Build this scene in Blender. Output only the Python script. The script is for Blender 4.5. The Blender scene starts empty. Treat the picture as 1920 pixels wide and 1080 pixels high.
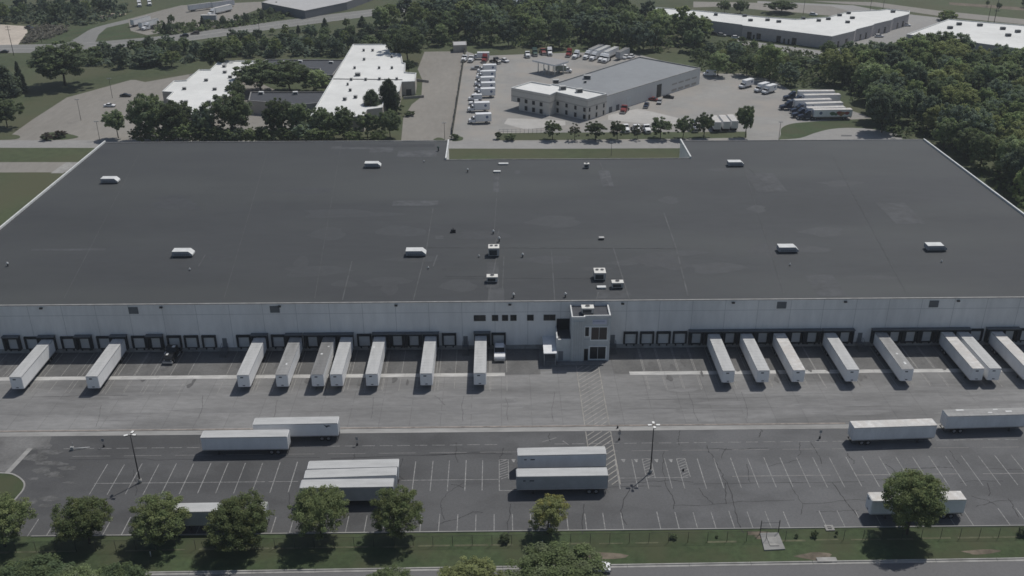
import bpy, math, random
import numpy as np
from mathutils import Vector
random.seed(7); RNG = np.random.default_rng(7)
SC = bpy.context.scene
COL = SC.collection
R = math.radians

# ------------------------------------------------------------------ camera
F, PITCH, YAW, ROLL, CAMH = 1816.54, 0.451234, 0.01311, -0.0021968, 108.187
_f = np.array([math.sin(YAW)*math.cos(PITCH), math.cos(YAW)*math.cos(PITCH), -math.sin(PITCH)])
_r = np.array([math.cos(YAW), -math.sin(YAW), 0.0]); _u = np.cross(_r, _f)
_c, _s = math.cos(ROLL), math.sin(ROLL)
_r, _u = _c*_r + _s*_u, _c*_u - _s*_r

def G(px, py, z=0.0):
    """ground survey: photo pixel -> world point on the level z"""
    d = _f + _r*((px-960)/F) + _u*((540-py)/F)
    t = (z-CAMH)/d[2]
    return Vector((d[0]*t, d[1]*t, z))
def PY(x, y, z):
    d = np.array([x, y, z-CAMH]); return 540 - F*(d@_u)/(d@_f)
def SCALE(x, y, z):
    return F/(np.array([x, y, z-CAMH])@_f)

cd = bpy.data.cameras.new('camera'); cam = bpy.data.objects.new('camera', cd); COL.objects.link(cam)
from mathutils import Matrix
M = Matrix(((_r[0], _u[0], -_f[0], 0), (_r[1], _u[1], -_f[1], 0), (_r[2], _u[2], -_f[2], CAMH), (0, 0, 0, 1)))
cam.matrix_world = M
cd.sensor_width = 36; cd.lens = 36*F/1920; cd.clip_start = 1; cd.clip_end = 6000
SC.camera = cam

# ------------------------------------------------------------------ light
w = bpy.data.worlds.new('World'); SC.world = w; w.use_nodes = True
nt = w.node_tree; nt.nodes.clear()
sky = nt.nodes.new('ShaderNodeTexSky'); sky.sky_type = 'NISHITA'; sky.sun_disc = False
SUN_EL, SUN_AZ = R(60), R(41)
sky.sun_elevation = SUN_EL; sky.sun_rotation = SUN_AZ; sky.air_density = 1.0; sky.dust_density = 1.5
bg = nt.nodes.new('ShaderNodeBackground'); bg.inputs[1].default_value = 0.062
out = nt.nodes.new('ShaderNodeOutputWorld')
nt.links.new(sky.outputs[0], bg.inputs[0]); nt.links.new(bg.outputs[0], out.inputs[0])
sl = bpy.data.lights.new('sun', 'SUN'); sl.energy = 3.0; sl.angle = R(0.5); sl.color = (1, .965, .91)
so = bpy.data.objects.new('sun', sl); COL.objects.link(so)
sd = Vector((math.sin(SUN_AZ)*math.cos(SUN_EL), math.cos(SUN_AZ)*math.cos(SUN_EL), math.sin(SUN_EL)))
so.rotation_euler = sd.to_track_quat('Z', 'Y').to_euler()
SC.view_settings.view_transform = 'Standard'; SC.view_settings.look = 'None'
SC.view_settings.exposure = 0; SC.view_settings.gamma = 1
SC.render.engine = 'CYCLES'
SC.cycles.filter_width = 1.6
SC.cycles.max_bounces = 5; SC.cycles.diffuse_bounces = 3; SC.cycles.transparent_max_bounces = 6

# ------------------------------------------------------------------ materials
MATS = {}
def mat(name, col, rough=.8, var=.0, scale=1.0, metal=0., spec=.3, stretch=(1, 1, 1), big=0., bigscale=.05, tint=None, bump=0., obj=False, seams=None, stain=None, along=None):
    """procedural surface: base colour broken up by two noises, optional panel seams and stains with a shape of their own"""
    if name in MATS: return MATS[name]
    m = bpy.data.materials.new(name); m.use_nodes = True
    n = m.node_tree.nodes; l = m.node_tree.links
    b = n['Principled BSDF']; b.inputs['Roughness'].default_value = rough
    b.inputs['Metallic'].default_value = metal; b.inputs['Specular IOR Level'].default_value = spec
    tc = n.new('ShaderNodeTexCoord'); geo = n.new('ShaderNodeNewGeometry')
    mp = n.new('ShaderNodeMapping'); mp.inputs['Scale'].default_value = stretch
    l.new(tc.outputs['Object'] if obj else geo.outputs['Position'], mp.inputs[0])
    cur = None
    rgb = n.new('ShaderNodeRGB'); rgb.outputs[0].default_value = (*col, 1); cur = rgb.outputs[0]
    def mul(cur, fac_out, lo, hi, a=.35, bb=.65):
        mr = n.new('ShaderNodeMapRange'); mr.inputs[1].default_value = a; mr.inputs[2].default_value = bb
        mr.inputs[3].default_value = lo; mr.inputs[4].default_value = hi
        l.new(fac_out, mr.inputs[0])
        vm = n.new('ShaderNodeVectorMath'); vm.operation = 'SCALE'
        l.new(cur, vm.inputs[0]); l.new(mr.outputs[0], vm.inputs['Scale']); return vm.outputs[0]
    if var:
        t = n.new('ShaderNodeTexNoise'); t.inputs['Scale'].default_value = scale; t.inputs['Detail'].default_value = 6
        t.inputs['Roughness'].default_value = .65
        l.new(mp.outputs[0], t.inputs[0]); cur = mul(cur, t.outputs[0], 1-var, 1+var)
        if bump:
            bp = n.new('ShaderNodeBump'); bp.inputs['Strength'].default_value = bump; bp.inputs['Distance'].default_value = .05
            l.new(t.outputs[0], bp.inputs['Height']); l.new(bp.outputs[0], b.inputs['Normal'])
    if big:
        t = n.new('ShaderNodeTexNoise'); t.inputs['Scale'].default_value = bigscale; t.inputs['Detail'].default_value = 3
        l.new(mp.outputs[0], t.inputs[0]); cur = mul(cur, t.outputs[0], 1-big, 1+big)
        if tint:
            mx = n.new('ShaderNodeMix'); mx.data_type = 'RGBA'
            t2 = n.new('ShaderNodeTexNoise'); t2.inputs['Scale'].default_value = bigscale*2.3; t2.inputs['Detail'].default_value = 4
            l.new(mp.outputs[0], t2.inputs[0])
            mr = n.new('ShaderNodeMapRange'); mr.inputs[1].default_value = .42; mr.inputs[2].default_value = .66
            l.new(t2.outputs[0], mr.inputs[0]); l.new(mr.outputs[0], mx.inputs[0])
            l.new(cur, mx.inputs[6]); mx.inputs[7].default_value = (*tint, 1); cur = mx.outputs[2]
    if seams:
        sx, sy, wdt, dark = seams
        br = n.new('ShaderNodeTexBrick'); br.offset = 0; br.inputs['Scale'].default_value = 1
        br.inputs['Brick Width'].default_value = sx; br.inputs['Row Height'].default_value = sy
        br.inputs['Mortar Size'].default_value = wdt; br.inputs['Bias'].default_value = 0
        br.inputs['Color1'].default_value = (1, 1, 1, 1); br.inputs['Color2'].default_value = (.93, .93, .93, 1)
        br.inputs['Mortar'].default_value = (dark, dark, dark, 1); br.inputs['Mortar Smooth'].default_value = .3
        l.new(geo.outputs['Position'], br.inputs[0])
        vm = n.new('ShaderNodeVectorMath'); vm.operation = 'MULTIPLY'
        l.new(cur, vm.inputs[0]); l.new(br.outputs[0], vm.inputs[1]); cur = vm.outputs[0]
    if stain:
        sc_, lo_, st = stain
        mp2 = n.new('ShaderNodeMapping'); mp2.inputs['Scale'].default_value = st; mp2.inputs['Location'].default_value = (13.7, 4.1, 2.2)
        l.new(geo.outputs['Position'], mp2.inputs[0])
        t = n.new('ShaderNodeTexNoise'); t.inputs['Scale'].default_value = sc_; t.inputs['Detail'].default_value = 5
        l.new(mp2.outputs[0], t.inputs[0]); cur = mul(cur, t.outputs[0], lo_, 1.0, .38, .52)
    if along:      # slow change of tone along x, from one end of the site to the other
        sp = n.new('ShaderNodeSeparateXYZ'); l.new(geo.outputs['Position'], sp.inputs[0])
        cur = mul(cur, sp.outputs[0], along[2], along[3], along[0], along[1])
    l.new(cur, b.inputs['Base Color'])
    MATS[name] = m; return m

def leafmat(name, sat=1.0):
    m = bpy.data.materials.new(name); m.use_nodes = True
    n = m.node_tree.nodes; l = m.node_tree.links; n.remove(n['Principled BSDF'])
    at = n.new('ShaderNodeAttribute'); at.attribute_name = 'leaf_colour'
    oi = n.new('ShaderNodeObjectInfo')
    mr = n.new('ShaderNodeMapRange'); mr.inputs[3].default_value = .72; mr.inputs[4].default_value = 1.25
    l.new(oi.outputs['Random'], mr.inputs[0])
    vm = n.new('ShaderNodeVectorMath'); vm.operation = 'SCALE'; l.new(at.outputs['Color'], vm.inputs[0]); l.new(mr.outputs[0], vm.inputs['Scale'])
    d = n.new('ShaderNodeBsdfDiffuse'); t = n.new('ShaderNodeBsdfTranslucent'); mx = n.new('ShaderNodeAddShader'); hf = n.new('ShaderNodeVectorMath'); hf.operation = 'SCALE'; hf.inputs['Scale'].default_value = .7
    l.new(vm.outputs[0], d.inputs[0]); l.new(vm.outputs[0], hf.inputs[0]); l.new(hf.outputs[0], t.inputs[0]); l.new(d.outputs[0], mx.inputs[0]); l.new(t.outputs[0], mx.inputs[1])
    l.new(mx.outputs[0], n['Material Output'].inputs[0]); return m
LEAF = leafmat('foliage')

grass = mat('grass', (.052, .074, .034), .95, .22, .9, big=.14, bigscale=.06, tint=(.064, .072, .038))
grass_dry = mat('grass_field', (.065, .081, .041), .95, .15, .3, big=.15, bigscale=.012, tint=(.080, .084, .047))
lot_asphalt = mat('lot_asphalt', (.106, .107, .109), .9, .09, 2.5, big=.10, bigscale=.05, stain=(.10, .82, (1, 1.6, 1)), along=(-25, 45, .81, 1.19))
dock_asphalt = mat('dock_asphalt', (.138, .137, .134), .9, .12, 1.6, big=.12, bigscale=.12, stain=(.16, .78, (1, .35, 1)))
yard_concrete = mat('yard_concrete', (.215, .214, .211), .9, .10, 1.2, stretch=(.35, 1, 1), big=.14, bigscale=.06, seams=(6.1, 5.2, .06, .72), stain=(.06, .74, (.5, 2.2, 1)))
road_asphalt = mat('road_asphalt', (.136, .135, .136), .9, .06, 2.0, big=.05, bigscale=.08)
kerb_concrete = mat('kerb_concrete', (.29, .285, .27), .85, .18, .5, big=.15, bigscale=.1)
strip_concrete = mat('strip_concrete', (.43, .425, .41), .85, .2, .8, stretch=(.3, 1, 1), big=.1, bigscale=.15)
gutter_concrete = mat('gutter_concrete', (.285, .282, .272), .85, .15, .6, stretch=(.3, 1, 1), big=.12, bigscale=.1)
line_yellow = mat('kerb_paint', (.25, .222, .198), .85, .3, .6)
line_paint = mat('line_paint', (.25, .25, .245), .85, .35, 1.6)
line_faint = mat('worn_paint', (.26, .255, .245), .85, .25, 1.2)
crack_tar = mat('crack_sealant', (.032, .032, .034), .7, .2, 2)
pale_concrete = mat('pale_concrete', (.265, .26, .247), .9, .07, .3, big=.10, bigscale=.03, tint=(.30, .28, .255))
bright_concrete = mat('bright_concrete', (.40, .39, .37), .9, .06, .3, big=.06, bigscale=.05)
tan_asphalt = mat('tan_asphalt', (.235, .222, .200), .9, .07, .5, stretch=(1, .3, 1), big=.07, bigscale=.03)
back_road = mat('back_road_concrete', (.27, .265, .255), .9, .06, .4, big=.05, bigscale=.04)
highway_mat = mat('highway_concrete', (.205, .205, .195), .9, .05, .3, big=.05, bigscale=.02)
gravel_mat = mat('sand_gravel', (.46, .41, .35), .95, .1, .3, big=.08, bigscale=.04)
wall_paint = mat('warehouse_wall_paint', (.76, .75, .73), .8, .05, .8, stretch=(1, 1, .25), big=.05, bigscale=.08, stain=(.25, .95, (1, 1, .15)))
wall_joint = mat('wall_joint', (.50, .50, .49), .9)
foundation_mat = mat('foundation_concrete', (.33, .325, .315), .9, .15, 1.2, stain=(.3, .75, (1, 1, 1)))
membrane = mat('roof_membrane', (.060, .0635, .0675), .75, .05, .5, stretch=(.3, 1, 1), big=.07, bigscale=.016, tint=(.074, .079, .080), spec=.2, along=(-110, 110, .92, 1.12), stain=(.045, .93, (.4, 1, 1)))
membrane_patch = mat('roof_patch', (.079, .083, .088), .8, .2, .6, big=.15, bigscale=.2)
membrane_dark = mat('roof_patch_dark', (.050, .053, .057), .8, .1, .6)
seam_mat = mat('roof_seam', (.090, .094, .097), .8, .3, .35)
cap_white = mat('parapet_metal', (.62, .63, .62), .5, .1, .5)
cap_grey = mat('parapet_grey', (.27, .265, .255), .6, .2, .5)
white_paint = mat('white_paint', (.72, .73, .74), .45, .06, .8, stretch=(1, 1, .4), spec=.4)
white_roof = mat('white_roof', (.66, .665, .645), .8, .05, .15, big=.05, bigscale=.04)
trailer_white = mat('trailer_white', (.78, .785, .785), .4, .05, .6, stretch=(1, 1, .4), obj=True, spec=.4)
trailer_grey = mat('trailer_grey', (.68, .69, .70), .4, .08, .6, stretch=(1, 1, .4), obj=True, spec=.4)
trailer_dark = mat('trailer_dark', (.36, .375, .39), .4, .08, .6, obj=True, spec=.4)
alum = mat('aluminium', (.50, .51, .52), .35, .1, 2, metal=.5)
roof_white = mat('trailer_roof_white', (.46, .465, .46), .6, .10, .7, stretch=(1, .25, 1), big=.06, bigscale=.4, obj=True)
roof_bright = mat('trailer_roof_bright', (.56, .55, .53), .6, .08, .7, big=.10, bigscale=.35, tint=(.51, .485, .455), obj=True)
roof_grey = mat('trailer_roof_grey', (.20, .20, .197), .6, .12, .7, stretch=(1, .25, 1), big=.12, bigscale=.4, obj=True)
roof_grey_light = mat('trailer_roof_weathered', (.29, .29, .285), .6, .14, .7, stretch=(1, .25, 1), big=.15, bigscale=.4, obj=True)
black_rubber = mat('rubber', (.022, .022, .024), .8, .1, 4)
dark_frame = mat('dark_steel', (.03, .031, .034), .6, .2, 3)
dock_seal = mat('dock_seal_foam', (.024, .026, .030), .9, .2, 1.5)
dock_door_mat = mat('dock_door_paint', (.55, .555, .55), .7, .06, 1.2, stretch=(.3, 1, 1))
canopy_metal = mat('canopy_metal', (.12, .13, .14), .6, .1, 1)
louver_mat = mat('louvre_metal', (.12, .13, .14), .6, .15, 6, stretch=(.2, .2, 3))
glass_dark = mat('dark_glass', (.016, .019, .023), .2, spec=.3)
glass_brown = mat('brown_glass', (.040, .034, .034), .2, spec=.5)
rim_mat = mat('wheel_rim', (.30, .30, .31), .4, metal=.4)
steel = mat('galvanised_steel', (.33, .34, .35), .5, .12, 3, metal=.3)
pole_mat = mat('bronze_pole', (.045, .043, .043), .6, .1, 2)
lamp_head = mat('lamp_head_white', (.75, .75, .73), .5)
bark = mat('bark', (.06, .048, .038), .95, .25, 3)
red_paint = mat('red_paint', (.20, .022, .022), .35, .1, 2, spec=.5)
blue_paint = mat('navy_paint', (.022, .034, .065), .35, .1, 2, spec=.5)
green_paint = mat('green_paint', (.03, .075, .06), .35, .1, 2, spec=.5)
black_paint = mat('black_paint', (.016, .017, .019), .3, spec=.5)
silver_paint = mat('silver_paint', (.36, .37, .38), .35, .05, 2, metal=.3)
tan_wall = mat('tan_block_wall', (.42, .39, .345), .85, .08, .6, stretch=(1, 1, 2))
mauve_wall = mat('brick_wall', (.45, .42, .41), .85, .08, .6, stretch=(1, 1, 2))
cream_wall = mat('cream_panel', (.60, .57, .52), .8, .05, .6)
brown_band = mat('tan_panel_band', (.40, .375, .34), .8, .05, .6)
grey_wall = mat('grey_metal_wall', (.62, .62, .60), .6, .05, 1.5, stretch=(3, 3, .2))
grey_roof = mat('grey_metal_roof', (.238, .25, .26), .6, .05, .3, big=.05, bigscale=.04)
dark_roof = mat('dark_flat_roof', (.062, .066, .075), .8, .1, .4)
pale_roof = mat('pale_flat_roof', (.42, .42, .42), .8, .05, .1)
hvac_mat = mat('hvac_sheet_metal', (.42, .42, .41), .55, .12, 2)
hvac_top = mat('hvac_top', (.66, .65, .61), .55, .08, 2)
hvac_dark = mat('hvac_grille', (.055, .057, .06), .7, .2, 5)
sign_mat = mat('sign_panel', (.56, .57, .66), .6)
sign_text = mat('sign_lettering', (.30, .33, .46), .6)
dirt = mat('bare_soil', (.14, .118, .09), .95, .2, .8, big=.2, bigscale=.2)
mow_mat = mat('mow_strip', (.105, .11, .066), .95, .3, .8)
emblem_mat = mat('emblem_dark', (.05, .055, .07), .6)
emblem_blue = mat('emblem_blue', (.13, .17, .27), .6)
deco_red = mat('graphic_red', (.33, .09, .07), .6); deco_green = mat('graphic_green', (.11, .17, .10), .6)
deco_orange = mat('graphic_orange', (.36, .19, .08), .6)
lamp_glass = mat('headlamp_glass', (.55, .55, .52), .2, spec=.6)
amber = mat('tail_lamp', (.22, .02, .015), .3)
rock_mat = mat('limestone_rock', (.40, .34, .27), .9, .15, 2)

# ------------------------------------------------------------------ mesh builder
class MB:
    def __init__(s): s.v = []; s.f = []; s.m = []; s.sm = []
    def face(s, pts, m=0, smooth=False):
        i = len(s.v); s.v += [tuple(p) for p in pts]; s.f.append(tuple(range(i, i+len(pts)))); s.m.append(m); s.sm.append(smooth)
    def box(s, x0, x1, y0, y1, z0, z1, m=0, top=None):
        i = len(s.v)
        s.v += [(x0, y0, z0), (x1, y0, z0), (x1, y1, z0), (x0, y1, z0), (x0, y0, z1), (x1, y0, z1), (x1, y1, z1), (x0, y1, z1)]
        for q in ((0, 3, 2, 1), (4, 5, 6, 7), (0, 1, 5, 4), (1, 2, 6, 5), (2, 3, 7, 6), (3, 0, 4, 7)):
            s.f.append(tuple(i+k for k in q)); s.m.append(m if not (top is not None and q[0] == 4) else top); s.sm.append(False)
    def prism(s, poly, z0, z1, m=0, mtop=None, bottom=True):
        """vertical extrusion of a ground polygon (counter-clockwise or not)"""
        a = sum(poly[k][0]*poly[(k+1) % len(poly)][1]-poly[(k+1) % len(poly)][0]*poly[k][1] for k in range(len(poly)))
        if a < 0: poly = poly[::-1]
        n = len(poly); i = len(s.v)
        s.v += [(p[0], p[1], z0) for p in poly] + [(p[0], p[1], z1) for p in poly]
        for k in range(n):
            j = (k+1) % n
            s.f.append((i+k, i+j, i+n+j, i+n+k)); s.m.append(m); s.sm.append(False)
        s.f.append(tuple(i+n+k for k in range(n))); s.m.append(m if mtop is None else mtop); s.sm.append(False)
        if bottom: s.f.append(tuple(i+k for k in range(n-1, -1, -1))); s.m.append(m); s.sm.append(False)
    def side(s, prof, x0, x1, m=0, taper=0.):
        """extrude a (y,z) side profile across the width; taper narrows with height above the first point"""
        n = len(prof); i = len(s.v); zb = min(p[1] for p in prof)
        for x, sg in ((x0, 1), (x1, -1)):
            s.v += [(x+sg*taper*(p[1]-zb), p[0], p[1]) for p in prof]
        a = sum(prof[k][0]*prof[(k+1) % n][1]-prof[(k+1) % n][0]*prof[k][1] for k in range(n))
        fl = a > 0
        for k in range(n):
            j = (k+1) % n
            q = (i+k, i+j, i+n+j, i+n+k); s.f.append(q if not fl else q[::-1]); s.m.append(m); s.sm.append(False)
        f0 = tuple(i+k for k in range(n)); f1 = tuple(i+n+k for k in range(n))
        s.f.append(f0[::-1] if fl else f0); s.m.append(m); s.sm.append(False)
        s.f.append(f1 if fl else f1[::-1]); s.m.append(m); s.sm.append(False)
    def tube(s, a, b, r0, r1=None, n=8, m=0, cap=True, smooth=True):
        a = Vector(a); b = Vector(b); r1 = r0 if r1 is None else r1
        d = (b-a).normalized(); x = d.orthogonal().normalized(); y = d.cross(x)
        i = len(s.v)
        for c, r in ((a, r0), (b, r1)):
            for k in range(n):
                t = 2*math.pi*k/n; s.v.append(tuple(c + x*(r*math.cos(t)) + y*(r*math.sin(t))))
        for k in range(n):
            j = (k+1) % n; s.f.append((i+k, i+j, i+n+j, i+n+k)); s.m.append(m); s.sm.append(smooth)
        if cap:
            s.f.append(tuple(i+k for k in range(n-1, -1, -1))); s.m.append(m); s.sm.append(False)
            s.f.append(tuple(i+n+k for k in range(n))); s.m.append(m); s.sm.append(False)
    def ribbon(s, pts, wid, z=None, m=0):
        for k in range(len(pts)-1):
            a = Vector(pts[k]); b = Vector(pts[k+1])
            d = Vector((b.x-a.x, b.y-a.y, 0));
            if d.length < 1e-6: continue
            d.normalize(); nrm = Vector((-d.y, d.x, 0))*wid/2
            if z is not None: a.z = b.z = z
            s.face([a-nrm, b-nrm, b+nrm, a+nrm], m)
    def mesh(s, name, mats):
        me = bpy.data.meshes.new(name); me.from_pydata(s.v, [], s.f)
        for mm in mats: me.materials.append(mm)
        me.polygons.foreach_set('material_index', s.m); me.polygons.foreach_set('use_smooth', s.sm); me.update(); return me

def link(name, me, parent=None, loc=(0, 0, 0), rz=0.):
    o = bpy.data.objects.new(name, me); COL.objects.link(o); o.location = loc; o.rotation_euler = (0, 0, rz)
    if parent: o.parent = parent
    return o
def tag(o, label=None, cat=None, group=None, kind=None):
    if label: o['label'] = label
    if cat: o['category'] = cat
    if group: o['group'] = group
    if kind: o['kind'] = kind
    return o
def thing(name, label, cat, loc=(0, 0, 0), rz=0., group=None):
    return tag(link(name, None, None, loc, rz), label, cat, group)
def part(name, mb, mats, parent, label=None, loc=(0, 0, 0)):
    if not isinstance(mats, (list, tuple)): mats = [mats]
    o = link(name, mb.mesh(name, mats), parent, loc)
    if label: o['label'] = label
    return o
def struct(name, mb, mats, kind='structure'):
    o = part(name, mb, mats, None); o['kind'] = kind; return o
def sheet(name, pts, z, m, pix=True):
    mb = MB(); P = [G(*p) for p in pts] if pix else [Vector((p[0], p[1], 0)) for p in pts]
    a = sum(P[k].x*P[(k+1) % len(P)].y-P[(k+1) % len(P)].x*P[k].y for k in range(len(P)))
    if a < 0: P = P[::-1]
    mb.face([(p.x, p.y, z) for p in P]); return struct(name, mb, m)
def smooth_line(pts, sub=6):
    """Catmull-Rom through pixel points"""
    o = []
    for k in range(len(pts)-1):
        p0 = pts[max(k-1, 0)]; p1 = pts[k]; p2 = pts[k+1]; p3 = pts[min(k+2, len(pts)-1)]
        for t in np.linspace(0, 1, sub, endpoint=False):
            o.append(tuple(.5*((2*p1[i])+(-p0[i]+p2[i])*t+(2*p0[i]-5*p1[i]+4*p2[i]-p3[i])*t*t+(-p0[i]+3*p1[i]-3*p2[i]+p3[i])*t**3) for i in (0, 1)))
    o.append(tuple(pts[-1])); return o
# ================================================================== SETTING
WY = 191.6            # face of the dock wall
ROOFZ = 12.0
mb = MB(); mb.face([(-3000, -600, 0), (3000, -600, 0), (3000, 5000, 0), (-3000, 5000, 0)]); struct('ground', mb, grass_dry)

# front verge, lot, yard
KY0, KY1 = G(340, 1073.7), G(1920, 1048)
ks = (KY1.y-KY0.y)/(KY1.x-KY0.x)
def kerb_y(x): return KY0.y+ks*(x-KY0.x)
mb = MB(); mb.face([(-160, 60, .01), (180, 60, .01), (180, 131, .01), (-160, 131, .01)]); struct('verge', mb, grass)
mb = MB(); mb.face([(-160, kerb_y(-160)-13, .03), (180, kerb_y(180)-13, .03), (180, kerb_y(180)-.35, .03), (-160, kerb_y(-160)-.35, .03)]); struct('street', mb, road_asphalt)
mb = MB()
xs = list(range(-160, 180, 10))
for a in xs:
    p = [(a+.03, kerb_y(a)-.55), (a+9.97, kerb_y(a+9.97)-.55), (a+9.97, kerb_y(a+9.97)+.15), (a+.03, kerb_y(a)+.15)]
    mb.prism(p, 0, .06 if a % 30 else .07)
    p = [(a+.03, kerb_y(a)-.08), (a+9.97, kerb_y(a+9.97)-.08), (a+9.97, kerb_y(a+9.97)+.17), (a+.03, kerb_y(a)+.17)]
    mb.prism(p, 0, .18)
struct('street_kerb', mb, kerb_concrete)
LE = 129.2
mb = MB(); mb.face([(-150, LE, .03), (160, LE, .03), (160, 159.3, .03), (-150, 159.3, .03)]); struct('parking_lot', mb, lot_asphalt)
mb = MB(); mb.box(-79, 150, LE-.18, LE+.02, 0, .15); struct('lot_kerb', mb, gutter_concrete)
mb = MB(); mb.face([(-170, 159.2, .02), (170, 159.2, .02), (170, WY+.3, .02), (-170, WY+.3, .02)]); struct('dock_yard', mb, yard_concrete)
SY = 180.35
mb = MB(); mb.face([(-150, SY-.1, .04), (8.5, SY-.1, .04), (8.5, WY+.2, .04), (-150, WY+.2, .04)])
mb.face([(24.5, SY-.1, .04), (160, SY-.1, .04), (160, WY+.2, .04), (24.5, WY+.2, .04)]); struct('dock_apron', mb, dock_asphalt)
mb = MB()
for a, b in ((-150, G(947, 703.5).x), (G(1180, 700).x, 160)):
    x = a
    while x < b-.1:
        e = min(x+7.6, b); mb.box(x+.02, e-.02, SY-.75, SY+.7, 0, .055); x = e
struct('landing_strip', mb, strip_concrete)
# gutter between yard and lot: pale concrete, dark seam, worn yellow edge
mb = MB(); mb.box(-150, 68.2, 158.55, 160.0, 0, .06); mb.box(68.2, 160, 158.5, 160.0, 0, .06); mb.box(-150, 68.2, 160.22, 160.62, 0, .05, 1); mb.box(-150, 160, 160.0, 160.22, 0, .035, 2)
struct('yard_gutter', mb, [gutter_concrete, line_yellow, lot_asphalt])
# worn pale paving by the left entrance, grass island with kerb
sheet('entrance_paving', [(-420, 812), (60, 812), (98, 815), (92, 835), (58, 842), (18, 885), (-420, 885)], .05, mat('entrance_asphalt', (.155, .154, .151), .9, .12, 1.6, big=.16, bigscale=.15, stain=(.2, .8, (1, 1, 1))))
isl = smooth_line([(-300, 893), (-60, 888), (10, 888), (31, 893), (45, 905), (44, 918), (33, 932), (20, 946), (-20, 985), (-70, 1030)], 5)
sheet('grass_island', isl+[(-300, 1030)], .10, grass)
mb = MB()
for k in range(len(isl)-1):
    a = G(*isl[k]); b = G(*isl[k+1]); d = (b-a).normalized(); n_ = Vector((-d.y, d.x, 0))*.14
    mb.prism([(a-n_)[:2], (b-n_)[:2], (b+n_)[:2], (a+n_)[:2]], 0, .15)
struct('island_kerb', mb, kerb_concrete)
mb = MB(); a = G(14, 887); b = G(57, 841); mb.ribbon([a, b], 1.0, .07); struct('diagonal_strip', mb, gutter_concrete)
mb = MB(); yy = 125.6
for x in np.arange(-110, 130, 6.0):
    j = random.uniform(-.06, .06)
    if random.random() < .8: mb.ribbon([(x, yy+.006*(x+26)+j, 0), (x+random.uniform(3.5, 6), yy+.006*(x+31)+j, 0)], random.uniform(.25, .5), .03)
struct('fence_mow_strip', mb, mow_mat)
mb = MB()
for (px, py, rx, ry) in ((1130, 1042, 3.5, 1.0), (1420, 1000, 2.0, .6), (1530, 1043, 3.0, .8), (1430, 1007, 1.5, .6), (1840, 1035, 3, .6)):
    c = G(px, py); n = 14; ph = random.random()*6
    mb.face([(c.x+rx*math.cos(t)*(1+.25*math.sin(3*t+ph)), c.y+ry*math.sin(t)*(1+.25*math.sin(2*t+ph)), .025) for t in np.linspace(0, 2*math.pi, n, endpoint=False)])
struct('bare_soil', mb, dirt)

# ---- painted markings
mb = MB()
Yt, Yb = G(1307, 859.6).y, G(1323, 916.3).y
tops = [(197+32.7*k, 878.5-.75*k) for k in range(13)] + [(779, 870), (811.6, 868.5), (842.5, 868), (874, 867), (905, 866)] + [(1153, 863), (1184.7, 862), (1246, 861)] + \
       [(1307, 859.6), (1338, 859), (1369.5, 858.6), (1401, 858.2), (1432, 857.8), (1462, 857.4), (1492.6, 857), (1523, 856.5), (1553.7, 856), (1585, 855.6), (1616, 855.2), (1647, 854.8), (1678, 854.5), (1709, 854), (1740, 853.6), (1771, 853), (1801, 852.6), (1832, 852), (1863, 851.6), (1894, 851), (1925, 850.6)]
for k, t in enumerate(tops):
    x = G(*t).x; mb.ribbon([(x, Yb+random.uniform(-.15, .15), 0), (x, Yt+random.uniform(-.15, .15), 0)], random.uniform(.13, .17), .045)
CYL = G(263, 906).y
for a, b in ((178, 498), (503, 560), (752, 935), (1162, 1292)):
    mb.ribbon([(G(a, 905).x, CYL, 0), (G(b, 900).x, CYL, 0)], .13, .047, 0)
x0 = G(824.6, 965).x; Y0 = G(821, 998.8).y; Y1 = G(824.6, 965).y
for k in range(-27, 36):
    x = x0+3.13*k
    if random.random() < .96: mb.ribbon([(x, Y0+.15, 0), (x, Y1+random.uniform(-.2, .2), 0)], random.uniform(.13, .17), .045)
# hatched islands and access marks between the bays
def hatch(x0, x1, y0, y1, step, wid, lean=1.0, frame=True, z=.05, m=0, fw=None):
    fw = fw or wid
    if frame:
        mb.ribbon([(x0, y0, 0), (x0, y1, 0)], fw, z); mb.ribbon([(x1, y1, 0), (x1, y0, 0)], fw, z)
    y = y0 - lean*(x1-x0)
    while y < y1:
        a = (x0, y); b = (x1, y+lean*(x1-x0))
        if a[1] < y0: t = (y0-a[1])/(b[1]-a[1]); a = (a[0]+t*(b[0]-a[0]), y0)
        if b[1] > y1: t = (y1-a[1])/(b[1]-a[1]); b = (a[0]+t*(b[0]-a[0]), y1)
        if b[0]-a[0] > .15: mb.ribbon([(*a, 0), (*b, 0)], wid, z)
        y += step
xa = G(936, 867).x; hatch(xa, xa+1.7, CYL+.1, Yt+.2, .75, .14, .55); mb.ribbon([(xa, Yt+.2, 0), (xa+1.7, Yt+.2, 0)], .14, .05)
mb.ribbon([(xa, CYL, 0), (xa, Yb, 0)], .15, .05); mb.ribbon([(xa, Yb, 0), (xa+3.3, Yb, 0)], .15, .052); mb.ribbon([(xa+3.3, Yb, 0), (xa+3.3, CYL, 0)], .15, .05)
for p in (1204, 1268.5):
    xa = G(p, 861).x; hatch(xa, xa+1.6, CYL+.1, Yt, .8, .14, -.7 if False else .6); mb.ribbon([(xa, Yt, 0), (xa+1.6, Yt, 0)], .14, .05)
    mb.ribbon([(xa, CYL, 0), (xa, Yb, 0)], .14, .05)
for p in (1169, 1193, 1231, 1258, 963):      # faded triangular access marks
    c = G(p, 864)
    mb.face([(c.x-.42, c.y+.45, .05), (c.x-.1, c.y-.5, .05), (c.x+.1, c.y-.5, .05), (c.x+.42, c.y+.45, .05)])
DY = G(200, 841).y
x = G(120, 841).x
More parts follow.
